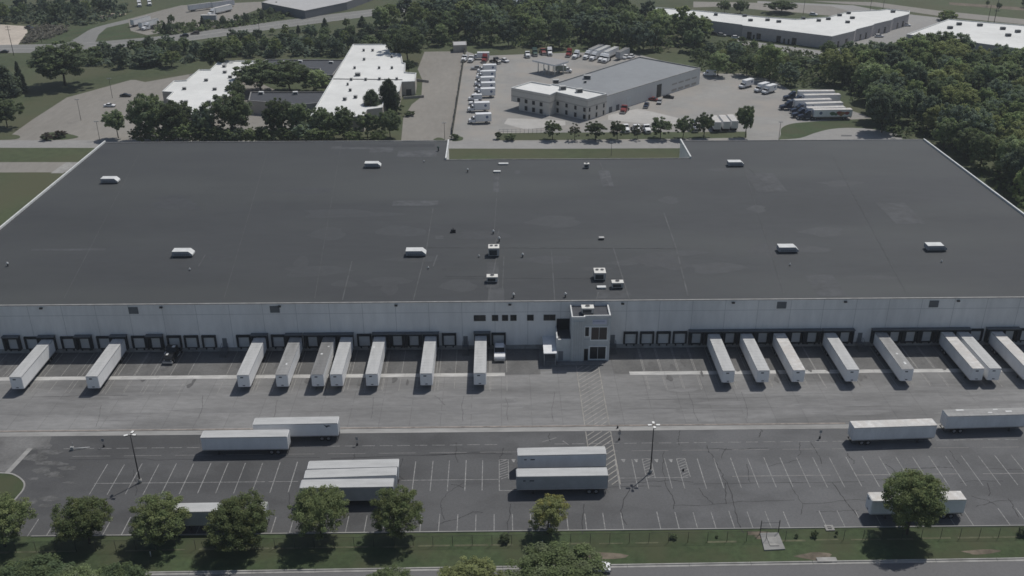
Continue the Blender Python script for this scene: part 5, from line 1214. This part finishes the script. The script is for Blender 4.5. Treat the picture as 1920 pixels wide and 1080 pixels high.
pole(1631, 22, 12, 'pole beyond the L-shaped office, left', 'utility_pole', None, .13); pole(1655, 20, 12, 'pole beyond the L-shaped office, right', 'utility_pole', None, .13)
# fence line with ivy between tan lot and truck yard
a = G(848, 252); b = G(873, 92); t = thing('yard_fence', 'dark overgrown fence between the tan lot and the truck yard', 'fence', tuple(a)); d = b-a; q = MB()
n_ = Vector((-d.y, d.x, 0)).normalized()*.12; L_ = 46
for k in range(L_):
    p0 = d*(k/L_); p1 = d*((k+1)/L_); h_ = random.uniform(1.5, 2.3); q.prism([tuple((p0-n_)[:2]), tuple((p1-n_)[:2]), tuple((p1+n_)[:2]), tuple((p0+n_)[:2])], 0, h_)
part('panel', q, mat('ivy_fence', (.06, .06, .045), .95, .3, 2), t)
a = G(936, 251); b = G(1030, 249); t = thing('white_fence', 'pale post and rail fence in front of the cream office', 'fence', tuple(a)); d = b-a
for k in range(13): p0 = d*(k/12); q = MB(); q.tube((p0.x, p0.y, 0), (p0.x, p0.y, 1.8), .06, n=5); part('post', q, steel, t)
q = MB(); q.tube((0, 0, 1.7), (d.x, d.y, 1.7), .05, n=5); q.tube((0, 0, .9), (d.x, d.y, .9), .05, n=5); part('rails', q, steel, t)
for (a, b), lb in ((((781, 152), (804, 155)), 'low wall of the loading dip beside the long white building, further'), (((756, 186), (795, 183)), 'low wall of the loading dip beside the long white building, nearer')):
    a = G(*a); b = G(*b); d = (b-a); n_ = Vector((-d.y, d.x, 0)).normalized()*.15; o_ = (a+b)/2; q = MB(); q.prism([tuple((p-o_)[:2]) for p in (a-n_, b-n_, b+n_, a+n_)], 0, 1.1); o = part('dock_wall', q, kerb_concrete, None); o.location = o_; tag(o, lb, 'wall', 'walls of the loading dip')
HAZE = .00013
# ================================================================== TREES
def leaf_cloud(name, centers, radii, cols, nper, leaf, rng, up=1.1, flat=.75):
    """many leaf-sized quads scattered in clumps; returns a mesh with a leaf_colour attribute"""
    K = len(centers); N = K*nper
    idx = np.repeat(np.arange(K), nper)
    d = rng.normal(size=(N, 3)); d /= np.linalg.norm(d, axis=1)[:, None]
    r = rng.random(N)**.45
    out = centers-centers.mean(0); out /= (np.linalg.norm(out, axis=1)[:, None]+1e-6)
    P = centers[idx]+d*(r*radii[idx])[:, None]*np.array([1, 1, flat])
    n = rng.normal(size=(N, 3))*.8+d*.45+out[idx]*.3; n[:, 2] += up; n /= np.linalg.norm(n, axis=1)[:, None]
    t = np.cross(n, rng.normal(size=(N, 3))); t /= np.linalg.norm(t, axis=1)[:, None]; b = np.cross(n, t)
    s = leaf*(.55+.9*rng.random(N))[:, None]
    V = np.stack([P-t*s-b*s*.55, P+t*s*.2-b*s*.75, P+t*s+b*s*.4, P-t*s*.3+b*s*.8], 1).reshape(-1, 3)
    me = bpy.data.meshes.new(name); me.vertices.add(4*N); me.vertices.foreach_set('co', V.ravel())
    me.loops.add(4*N); me.loops.foreach_set('vertex_index', np.arange(4*N, dtype=np.int32))
    me.polygons.add(N); me.polygons.foreach_set('loop_start', np.arange(0, 4*N, 4, dtype=np.int32)); me.polygons.foreach_set('loop_total', np.full(N, 4, dtype=np.int32))
    me.update(calc_edges=True)
    C = cols[idx]*(1+rng.normal(0, .2, N))[:, None].clip(.4, 1.7)
    C = np.concatenate([C.clip(0, 1), np.ones((N, 1))], 1); C = np.repeat(C, 4, 0)
    at = me.color_attributes.new('leaf_colour', 'FLOAT_COLOR', 'POINT'); at.data.foreach_set('color', C.astype(np.float32).ravel())
    me.materials.append(LEAF); return me
GREEN = np.array([.108, .136, .064]); OLIVE = np.array([.122, .136, .062]); DARK = np.array([.074, .092, .056]); PALE = np.array([.150, .172, .104]); BLUE = np.array([.080, .100, .078]); YEL = np.array([.180, .172, .062])
def tree_meshes(seed, kind='round', nclump=70, nper=70, leaf=.34, base=GREEN, alt=OLIVE, mixw=.5, trunk=.16):
    """unit tree: height 1 (scaled later), crown width 1; returns (crown, trunk) built at 10 m x 10 m"""
    rng = np.random.default_rng(seed); H = 10.; W = 10.
    cs = []; rs = []
    z0 = {'round': .21, 'tall': .10, 'column': .05, 'cone': .06, 'bush': .0, 'spread': .2, 'vase': .25}[kind]
    lob = rng.normal(size=(7, 3)); lob /= np.linalg.norm(lob, axis=1)[:, None]; amp = rng.uniform(-.24, .3, 7)
    tips = []
    for k in range(nclump):
        d = rng.normal(size=3); d[2] = d[2]*.9+.25; d /= np.linalg.norm(d)
        f = (.5+.62*rng.random()**.7) if rng.random() < .88 else rng.random()*.6
        wob = 1+sum(a*max(0, float(l@d))**3 for a, l in zip(amp, lob))*1.6
        if kind in ('cone', 'column'):
            u = rng.random()**(1.25 if kind == 'cone' else 1.0); rad = (1-u)**.8*.5 if kind == 'cone' else .5*math.sin(math.pi*min(1, .12+.86*u))**.6
            a = rng.random()*2*math.pi; f2 = .15+.85*rng.random()**.6
            p = np.array([math.cos(a)*rad*f2*W, math.sin(a)*rad*f2*W, (z0+u*(1-z0-.04))*H]); r = (.085+.05*(1-u))*W*1.2
        else:
            cz = (1+z0)/2; hz = (1-z0)/2
            p = np.array([d[0]*.42*W*f*wob, d[1]*.42*W*f*wob, (cz+d[2]*hz*.88*f*min(wob, 1.12))*H])
            if kind == 'vase' and p[2] < .55*H: p[:2] *= .55+.45*p[2]/(.55*H)
            r = rng.uniform(.055, .115)*W*(1.15-.35*max(0, f-.6)/.46)
        cs.append(p); rs.append(r); tips.append(p)
    cs = np.array(cs); rs = np.array(rs); mixv = rng.random(nclump)[:, None]**(1/max(mixw, .05))
    cols = base*(1-mixv)+alt*mixv; cols *= rng.uniform(.87, 1.16, nclump)[:, None]
    crown = leaf_cloud('crown_%s' % kind, cs, rs, cols, nper, leaf, rng)
    q = MB(); top = .55*H
    j = [Vector((0, 0, 0)), Vector((rng.normal(0, .12), rng.normal(0, .12), max(z0*H, .4)+.6)), Vector((rng.normal(0, .3), rng.normal(0, .3), top))]
    q.tube(j[0], j[1], trunk*1.35, trunk, n=7); q.tube(j[1], j[2], trunk, trunk*.45, n=6)
    for k in range(9):
        p = Vector(tips[int(rng.integers(len(tips)))]); s = j[1].lerp(j[2], rng.random()*.8); m_ = s.lerp(p, .5)+Vector((0, 0, rng.uniform(-.1, .5)))
        q.tube(s, m_, trunk*.5, trunk*.3, n=5, cap=False); q.tube(m_, s.lerp(p, .95), trunk*.3, trunk*.1, n=5, cap=False)
    return crown, q.mesh('trunk', [bark])
TP = {}
for k in range(4): TP['near%d' % k] = tree_meshes(20+k, 'round', 250, 120, .098, GREEN*(.95, .95, .97, .84)[k], OLIVE*(1.05, 1.05, 1.05, .84)[k], .55)
TP['nearbig'] = tree_meshes(33, 'vase', 340, 125, .095, GREEN*.95, OLIVE, .5)
TP['nearpale'] = tree_meshes(36, 'round', 140, 90, .13, OLIVE*1.0, YEL*.82, .45)
TP['street0'] = tree_meshes(37, 'round', 240, 130, .105, np.array([.082, .112, .062]), GREEN*.95, .5); TP['street1'] = tree_meshes(38, 'round', 240, 130, .10, GREEN*.85, PALE*.8, .4); TP['street2'] = tree_meshes(39, 'round', 220, 130, .105, OLIVE*.85, OLIVE*1.15, .5)
for k in range(6): TP['wood%d' % k] = tree_meshes(50+k, 'round' if k % 2 else 'tall', 160, 100, .165, (GREEN*1.35, DARK*1.6, GREEN*1.4, BLUE*1.6, OLIVE*1.25, DARK*1.5)[k], (PALE*1.05, GREEN*1.25, OLIVE*1.35, GREEN*1.15, OLIVE*1.4, BLUE*1.4)[k], .55)
for k in range(3): TP['far%d' % k] = tree_meshes(70+k, 'round', 80, 60, .28, (DARK*1.4, BLUE*1.35, GREEN*1.15)[k], (GREEN*1.2, DARK*1.3, OLIVE*1.1)[k], .5)
TP['cone'] = tree_meshes(80, 'cone', 120, 60, .26, DARK, BLUE, .5); TP['column'] = tree_meshes(81, 'column', 180, 80, .23, DARK*.85, BLUE*.8, .5)
for k in range(2): TP['bush%d' % k] = tree_meshes(84+k, 'bush', 45, 45, .5, (DARK, np.array([.055, .050, .042]))[k], (GREEN*.8, np.array([.075, .052, .05]))[k], .5)
TP['young'] = tree_meshes(88, 'round', 90, 80, .22, DARK*1.05, GREEN*.8, .5); TP['thin'] = tree_meshes(89, 'vase', 40, 50, .24, DARK, np.array([.08, .065, .05]), .6)
TP['low'] = tree_meshes(95, 'round', 110, 80, .19, GREEN*1.0, PALE*.95, .5)
TP['spread'] = tree_meshes(90, 'round', 190, 100, .165, DARK*1.2, GREEN*.95, .5)
def tree(pt, H, W, proto, label, group=None, cat='tree', nm='tree', stretch=1.):
    t = thing(nm, label, cat, (pt[0], pt[1], 0), random.uniform(0, 6.283), group); cr, tr = TP[proto]
    sx = W/10.; sz = H/10.
    a = link('crown', cr, t); b = link('trunk', tr, t)
    for o in (a, b): o.scale = (sx, sx*stretch, sz)
    if proto.startswith('bush'): bpy.data.objects.remove(b)
    return t
def tree_px(xc, ybase, ytop, wpx, proto, label, group=None, **k):
    """trunk foot at pixel (xc, ybase); crown top at ytop; crown wpx pixels wide"""
    p = G(xc, ybase); s = SCALE(p.x, p.y, 5); W = wpx/s*1.08
    lo, hi = .5, 40.
    for _ in range(40):
        m_ = (lo+hi)/2
        if PY(p.x, p.y+W*.12, m_) > ytop: lo = m_
        else: hi = m_
    return tree((p.x, p.y), lo*1.02, W, proto, label, group, **k)
NG = 'trees along the fence verge'
tree_px(10, 1024, 936, 104, 'near0', 'green tree at the lower left corner, cut off by the picture edge', NG)
tree_px(168, 1018, 937, 102, 'near1', 'round tree on the verge, first complete one from the left', NG)
tree_px(307, 1016, 936, 106, 'near2', 'round tree on the verge just left of the hidden trailer', NG)
tree_px(455, 1019, 928, 112, 'near3', 'darker tree on the verge just right of the hidden trailer', NG)
tree_px(602, 1006, 916, 102, 'near0', 'round tree in front of the three parallel trailers', NG)
tree_px(748, 1007, 922, 98, 'near2', 'round tree right of the three parallel trailers', NG)
tree_px(1028, 1000, 931, 82, 'nearpale', 'small yellowish tree standing alone on the verge', NG)
tree_px(1700, 1001, 882, 116, 'nearbig', 'big solitary tree in front of the bright roofed trailer at lower right', NG)
SG = 'trees on the near side of the street'
for (x, y, z_, w_, pr, lb) in ((1042, 1112, 1040, 172, 'street1', 'large pale tree at the bottom centre beside the white car'), (60, 1125, 1064, 165, 'street0', 'leafy tree at the bottom left corner'), (225, 1135, 1070, 130, 'street0', 'bluish leafy tree at the bottom left, second from the corner'), (730, 1140, 1072, 100, 'street1', 'treetop at the bottom edge left of centre'), (880, 1135, 1062, 125, 'street2', 'olive treetop at the bottom edge beside the large pale tree'), (150, 1150, 1074, 110, 'street1', 'treetop between the two leafy bottom left trees')):
    tree_px(x, y, z_, w_, pr, lb, SG)
for px, py, w_, h_, lb in ((948, 1015, 2.0, 1.6, 'small dark shrub at the fence left of the yellowish tree'), (1262, 1010, 1.4, 1.0, 'small dark shrub at the fence below the access bays'), (1527, 1006, 1.3, 1.3, 'small dark shrub at the fence right of the vault pad'), (1918, 1004, 2.4, 1.6, 'shrub at the fence at the right edge'), (1568, 1005, .6, 1.1, 'thin weed clump at the fence right of the drain'), (1493, 1008, .7, .8, 'tiny weed clump between the vault pad and shrub'), (1344, 1008, .6, .5, 'tiny weed clump at the fence left of the vault pad')):
    tree(G(px, py), h_, w_, 'bush0', lb, 'shrubs along the chain-link fence', 'shrub', 'shrub')
# row of young trees behind the warehouse
RG = 'young trees in a row along the rear road'
for k, (x, y, yt, w_, pr, lb) in enumerate(((1036, 262, 226, 34, 'young', 'young tree first from the left in the rear road row'), (1077, 263, 233, 28, 'thin', 'sparse young tree, second in the rear road row'), (1117, 263, 227, 40, 'young', 'young tree, third in the rear road row'), (1157, 262, 227, 32, 'young', 'young tree in front of the first white tractor'),
                          (1195, 261, 234, 24, 'thin', 'sparse young tree in front of the second white tractor'), (1238, 260, 220, 42, 'young', 'broad young tree right of the three white tractors'), (1280, 260, 218, 36, 'young', 'young tree left of the dark tractor'), (1319, 258, 212, 38, 'young', 'tall young tree left of the three short trailers'), (1397, 259, 196, 42, 'wood1', 'tallest tree of the row, right of the three short trailers'))):
    tree_px(x, y, yt, w_, pr, lb, RG)
# trees around the left offices
OGR = 'trees in front of the left offices'
for x, y, yt, w_, pr, lb in ((222, 259, 204, 44, 'wood1', 'tree standing alone left of the office trees'), (282, 262, 180, 70, 'spread', 'big dark tree before the stepped white roof'), (335, 262, 192, 62, 'spread', 'broad tree before the stepped white roof, right of the big dark one'), (325, 268, 228, 46, 'young', 'low tree before the stepped white roof'), (375, 268, 232, 44, 'young', 'low round tree, second of the low ones'),
                             (440, 258, 176, 74, 'spread', 'tall dark tree at the right end of the stepped white roof'), (385, 266, 200, 40, 'wood3', 'medium tree under the front corner of the stepped roof'), (410, 268, 236, 40, 'young', 'low tree between the office trees'), (440, 269, 238, 44, 'wood3', 'low tree left of the gap in the office trees'), (497, 268, 238, 44, 'young', 'low tree right of the gap in the office trees'),
                             (525, 262, 188, 50, 'spread', 'dark tree before the dark front wing'), (560, 262, 190, 56, 'wood1', 'lighter tree before the dark front wing'), (604, 262, 204, 46, 'spread', 'tree at the front corner of the long white roof'), (646, 261, 202, 44, 'spread', 'tree before the long white roof, second'), (690, 260, 209, 46, 'young', 'tree before the long white roof, third'), (732, 259, 208, 42, 'spread', 'tree before the long white roof nearest the tan lot'), (575, 268, 228, 56, 'wood3', 'low tree before the dark wing'), (545, 269, 236, 40, 'young', 'lowest tree before the dark wing')):
    tree_px(x, y, yt, w_, pr, lb, OGR)
for x, yt, w_ in ((266, 240, 36), (300, 234, 44), (345, 230, 46), (362, 238, 38), (398, 234, 42), (425, 240, 36), (462, 244, 32), (480, 240, 38), (512, 236, 44), (588, 236, 46), (618, 238, 42), (664, 242, 36), (710, 244, 32), (316, 243, 34), (540, 242, 36)):
    tree_px(x, 269, yt, w_, 'low', 'low pale green tree in the front row hard behind the warehouse roof, on the left', 'low pale trees behind the warehouse roof')
for x, y, yt, w_, lb in ((699, 221, 168, 32, 'dark columnar tree before the long white roof, left one'), (731, 214, 148, 34, 'dark columnar tree before the long white roof, right one')):
    tree_px(x, y, yt, w_, 'column', lb, 'columnar trees at the long white building')
for x, y, yt, w_, pr, lb in ((490, 172, 114, 84, 'spread', 'courtyard tree between the white roofs, left'), (545, 173, 116, 80, 'spread', 'courtyard tree between the white roofs, middle'), (588, 172, 128, 60, 'wood0', 'yellow-green courtyard tree, right'), (447, 192, 152, 30, 'spread', 'dark tree at the courtyard edge'), (765, 118, 52, 66, 'spread', 'large tree at the back corner of the long white roof'), (766, 138, 112, 24, 'young', 'small tree at the notch of the long white building'), (740, 212, 188, 34, 'bush0', 'shrub behind the columnar trees')):
    tree_px(x, y, yt, w_, pr, lb, 'trees in the courtyard and at the roof corner')
for x, y, yt, w_, pr, lb, g_ in ((122, 160, 82, 104, 'spread', 'huge round tree standing alone on the left lawn', None), (12, 178, 122, 70, 'cone', 'dark conifer on the lawn at the left edge', None), (42, 172, 116, 20, 'cone', 'slender conifer beside the dark one at the left edge', None), (14, 239, 188, 50, 'spread', 'round tree at the left edge above the rear road', None), (412, 134, 74, 60, 'spread', 'round dark tree behind the stepped white roof', None), (322, 126, 96, 40, 'far2', 'small light tree at the edge of the left woods', None), (280, 124, 96, 50, 'far1', 'low bluish tree at the edge of the left woods', None)):
    tree_px(x, y, yt, w_, pr, lb, g_)
for px, py, w_, h_, pr, lb in ((90, 262, 5.6, 2.6, 'bush1', 'dark reddish shrub on the lot islet, left and wider'), (115, 258, 4.4, 2.9, 'bush1', 'dark reddish shrub on the lot islet, right and taller'), (934, 261, 3.0, 3.2, 'bush0', 'clipped dark shrub at the truck yard gate, left'), (957, 263, 4.8, 2.6, 'bush0', 'clipped dark hedge at the truck yard gate, right'), (852, 261, 3.8, 2.2, 'bush0', 'dark shrub on the islet by the overgrown fence'), (768, 217, 5, 2, 'bush0', 'shrub by the loading dip')):
    tree(G(px, py), h_, w_, pr, lb, 'shrubs behind the warehouse', 'shrub', 'shrub')

# ------------------------------------------------------------------ woods
def inside(p, poly):
    c = False; j = len(poly)-1
    for i in range(len(poly)):
        if (poly[i].y > p[1]) != (poly[j].y > p[1]) and p[0] < (poly[j].x-poly[i].x)*(p[1]-poly[i].y)/(poly[j].y-poly[i].y)+poly[i].x: c = not c
        j = i
    return c
NT = 0
def wood(px_poly, step, hr, protos, label, group, jit=.35, wr=(.62, .85), keep=1., seed=1, nm='woodland_tree', cat='tree'):
    global NT
    rng = random.Random(seed); P = [G(*p) for p in px_poly]; x0 = min(p.x for p in P); x1 = max(p.x for p in P); y0 = min(p.y for p in P); y1 = max(p.y for p in P)
    y = y0; row = 0
    while y < y1:
        x = x0+(step/2 if row % 2 else 0)
        while x < x1:
            q = (x+rng.uniform(-jit, jit)*step, y+rng.uniform(-jit, jit)*step)
            if inside(q, P) and rng.random() < keep:
                # only what the picture can see
                d = np.array([q[0], q[1], -CAMH+6]); z_ = d@_f; px = 960+F*(d@_r)/z_; py = 540-F*(d@_u)/z_
                if -60 < px < 1990 and py > -30:
                    h = rng.uniform(*hr); tree(q, h, h*rng.uniform(*wr), rng.choice(protos), label, group, cat, nm); NT += 1
            x += step
        y += step*.87; row += 1
def scrub(name, px_poly, n, leaf, h, base, alt, seed, label, cat):
    """undergrowth nobody could count"""
    rng = np.random.default_rng(seed); P = [G(*p) for p in px_poly]; x0 = min(p.x for p in P); x1 = max(p.x for p in P); y0 = min(p.y for p in P); y1 = max(p.y for p in P); C = []
    while len(C) < n:
        q = (rng.uniform(x0, x1), rng.uniform(y0, y1))
        if inside(q, P): C.append((q[0], q[1], rng.random()**1.5*h))
    C = np.array(C); mx = rng.random((n, 1)); me = leaf_cloud(name, C, rng.uniform(1.0, 2.2, n), base*(1-mx)+alt*mx, 9, leaf, rng); o = link(name, me); tag(o, label, cat, None, 'stuff')
WR = [(1660, 262), (1640, 228), (1612, 205), (1580, 170), (1530, 152), (1575, 138), (1640, 130), (1740, 128), (1850, 132), (1960, 146), (2060, 180), (2060, 470), (1950, 440), (1850, 340), (1775, 285), (1740, 262)]
wood(WR, 11.5, (11.5, 17), ['wood%d' % k for k in range(6)], 'leafy tree in the dense wood right of the warehouse', 'trees of the wood right of the warehouse', seed=3, wr=(.75, 1.0))
scrub('wood_undergrowth', WR, 1500, .6, 4.5, DARK*.9, GREEN*.8, 5, 'dark undergrowth under the wood right of the warehouse', 'undergrowth')
WM = [(1318, 134), (1300, 118), (1290, 100), (1330, 92), (1390, 82), (1440, 100), (1545, 114), (1545, 128), (1490, 150), (1450, 148), (1390, 136), (1350, 128)]
wood(WM, 9.5, (3.5, 6.5), ['wood0', 'wood2', 'wood4', 'far0', 'far1'], 'tree in the rough belt between the workshop and the L-shaped office', 'trees of the belt before the L-shaped office', seed=5, keep=.62, wr=(.9, 1.2))
scrub('belt_undergrowth', [(1318, 136), (1290, 100), (1380, 80), (1560, 108), (1560, 160), (1480, 165), (1450, 150), (1390, 140)], 800, .6, 3.0, DARK, GREEN*.9, 6, 'low scrub in the belt before the L-shaped office', 'undergrowth')
WC = [(790, 92), (770, 70), (700, 55), (780, 34), (900, 22), (1010, 30), (1120, 25), (1230, 40), (1290, 62), (1310, 100), (1240, 100), (1180, 98), (1100, 92), (1000, 92), (880, 84)]
wood(WC, 13.5, (11, 17), ['wood0', 'wood1', 'wood2', 'wood3', 'far0', 'far1', 'far2'], 'tree in the woods behind the truck yard', 'trees of the woods behind the truck yard', seed=8, keep=.95, wr=(.75, 1.0))
scrub('woods_undergrowth', WC, 1200, .8, 4, DARK*.9, GREEN*.8, 9, 'dark undergrowth of the woods behind the truck yard', 'undergrowth')
WL = [(165, 124), (158, 104), (215, 102), (300, 98), (380, 92), (470, 84), (560, 76), (640, 70), (700, 72), (765, 76), (785, 95), (740, 100), (650, 108), (560, 108), (420, 108), (360, 118), (290, 126), (230, 130)]
wood(WL, 10.5, (6.5, 9.5), ['far0', 'far1', 'far2', 'wood1', 'wood3', 'wood5'], 'dark tree in the belt between the highway and the left offices', 'trees of the belt along the highway', seed=12, keep=.95, wr=(.75, 1.0))
scrub('highway_undergrowth', WL, 900, .8, 3, DARK*.9, BLUE, 13, 'dark scrub between the highway and the left offices', 'undergrowth')
WN = [(-40, 44), (-40, 20), (60, 14), (180, 12), (245, 20), (235, 30), (190, 42), (150, 50), (100, 48), (50, 44)]
wood(WN, 14, (8, 12), ['far0', 'far1', 'far2', 'wood5'], 'tree in the dark clump beyond the sand yard', 'trees of the clump beyond the sand yard', seed=14, keep=.8)
scrub('clump_undergrowth', WN, 500, .9, 4, DARK, BLUE, 15, 'scrub in the clump beyond the sand yard', 'undergrowth')
scrub('grey_scrub', [(36, 84), (60, 60), (80, 50), (120, 50), (130, 58), (95, 72), (70, 80)], 260, .6, 1.5, np.array([.10, .095, .08]), np.array([.13, .125, .105]), 17, 'grey-brown scrub beside the sand yard', 'undergrowth')
HS = [(285, 62), (300, 48), (330, 46), (360, 44), (400, 42), (430, 45), (470, 34), (490, 20), (520, 8), (560, 22), (545, 32), (500, 42), (440, 52), (380, 58), (320, 66)]
wood(HS, 11.5, (4, 6.5), ['far0', 'far1', 'wood5', 'cone'], 'shrubby tree between the highway and the far truck yard', 'shrubby trees by the far truck yard', seed=20, keep=.8)
scrub('roadside_undergrowth', HS, 350, .8, 2, DARK, GREEN*.8, 21, 'roadside scrub by the far truck yard', 'undergrowth')
wood([(560, 26), (600, 19), (660, 10), (760, -2), (860, -12), (860, -20), (700, -8), (600, 8)], 12, (3, 4.5), ['far0', 'far1', 'far2'], 'shrubby tree along the far side of the highway', 'shrubby trees on the far side of the highway', seed=23, keep=.6)
for px, py, yt, w_, lb in ((610, 56, 34, 16, 'pointed conifer on the near side of the highway, tallest of its kind'), (680, 50, 30, 20, 'pointed conifer on the near side of the highway, further right'), (536, 62, 46, 14, 'reddish small tree by the highway'), (511, 65, 53, 12, 'small dark tree by the highway'), (560, 62, 47, 10, 'thin conifer by the highway'), (650, 54, 35, 16, 'brownish small tree by the highway')):
    tree_px(px, py, yt, w_, 'cone' if 'conifer' in lb else 'far2', lb, 'small trees along the near side of the highway')
for x, y, yt, w_, pr, lb in ((1345, 142, 96, 44, 'wood0', 'leafy tree left of the three box trucks, nearest the workshop'), (1400, 142, 102, 40, 'wood1', 'leafy tree just behind the left box truck'), (1442, 150, 80, 56, 'wood2', 'tall pale tree behind the three box trucks'), (1478, 160, 118, 40, 'far1', 'low dark tree right of the three box trucks'), (1380, 112, 78, 36, 'wood3', 'bluish tree below the left arm of the L-shaped office'), (1500, 124, 104, 40, 'far0', 'low dark tree in the hedge below the L-shaped office, left'), (1535, 128, 106, 40, 'far1', 'low dark tree in the hedge below the L-shaped office, right'), (1465, 112, 96, 34, 'far0', 'low round tree at the drive of the L-shaped office')):
    tree_px(x, y, yt, w_, pr, lb, 'single trees in the belt before the L-shaped office')
for x, y, yt, w_, pr in ((1605, 146, 84, 54, 'wood0'), (1645, 140, 76, 56, 'wood3'), (1690, 132, 68, 58, 'wood2'), (1725, 128, 60, 60, 'wood0'), (1760, 126, 56, 62, 'wood1'), (1797, 128, 62, 54, 'wood5'), (1585, 160, 108, 46, 'wood4')):
    tree_px(x, y, yt, w_, pr, 'tall tree on the far edge of the wood, against the right edge white roof', 'tall trees on the far edge of the wood')
for px, py, yt, w_, lb in ((1358, 24, 2, 22, 'dark tree beyond the left arm of the L-shaped office, left one'), (1388, 26, 2, 26, 'dark tree beyond the left arm of the L-shaped office, right one'), (1466, 24, 2, 50, 'broad tree on the lawn beyond the L-shaped office'), (1775, 38, 18, 36, 'grey shrub mass beside the right edge roof'), (1552, 110, 78, 28, 'dark tree at the front corner of the L-shaped office'), (1255, 60, 24, 44, 'tree before the left end of the L-shaped office'), (1310, 78, 26, 50, 'tall tree before the left end of the L-shaped office, right'), (1230, 56, 14, 40, 'tall tree before the left end of the L-shaped office, left')):
    tree_px(px, py, yt, w_, 'spread' if 'dark' in lb or 'broad' in lb else 'wood2', lb, 'trees around the L-shaped office')
wood([(1780, 10), (1920, 14), (2000, 22), (2000, 30), (1900, 26), (1840, 18)], 12, (4, 6), ['far0', 'far1'], 'shrub in the hedge line across the far field', 'hedge line shrubs in the far field', seed=26, keep=.9, nm='hedge_shrub', cat='shrub')
# ------------------------------------------------------------------ the air
q = MB(); q.box(-3100, 3100, -700, 5100, -1, 111); hz = part('haze', q, [], None); hz['kind'] = 'stuff'
hm = bpy.data.materials.new('haze'); hm.use_nodes = True; n_ = hm.node_tree.nodes; n_.clear()
vo = n_.new('ShaderNodeVolumePrincipled'); vo.inputs['Color'].default_value = (.86, .93, 1, 1); vo.inputs['Density'].default_value = HAZE; vo.inputs['Anisotropy'].default_value = .1
om = n_.new('ShaderNodeOutputMaterial'); hm.node_tree.links.new(vo.outputs[0], om.inputs['Volume']); hz.data.materials.append(hm)
print('woodland trees', NT, 'objects', len(bpy.data.objects))
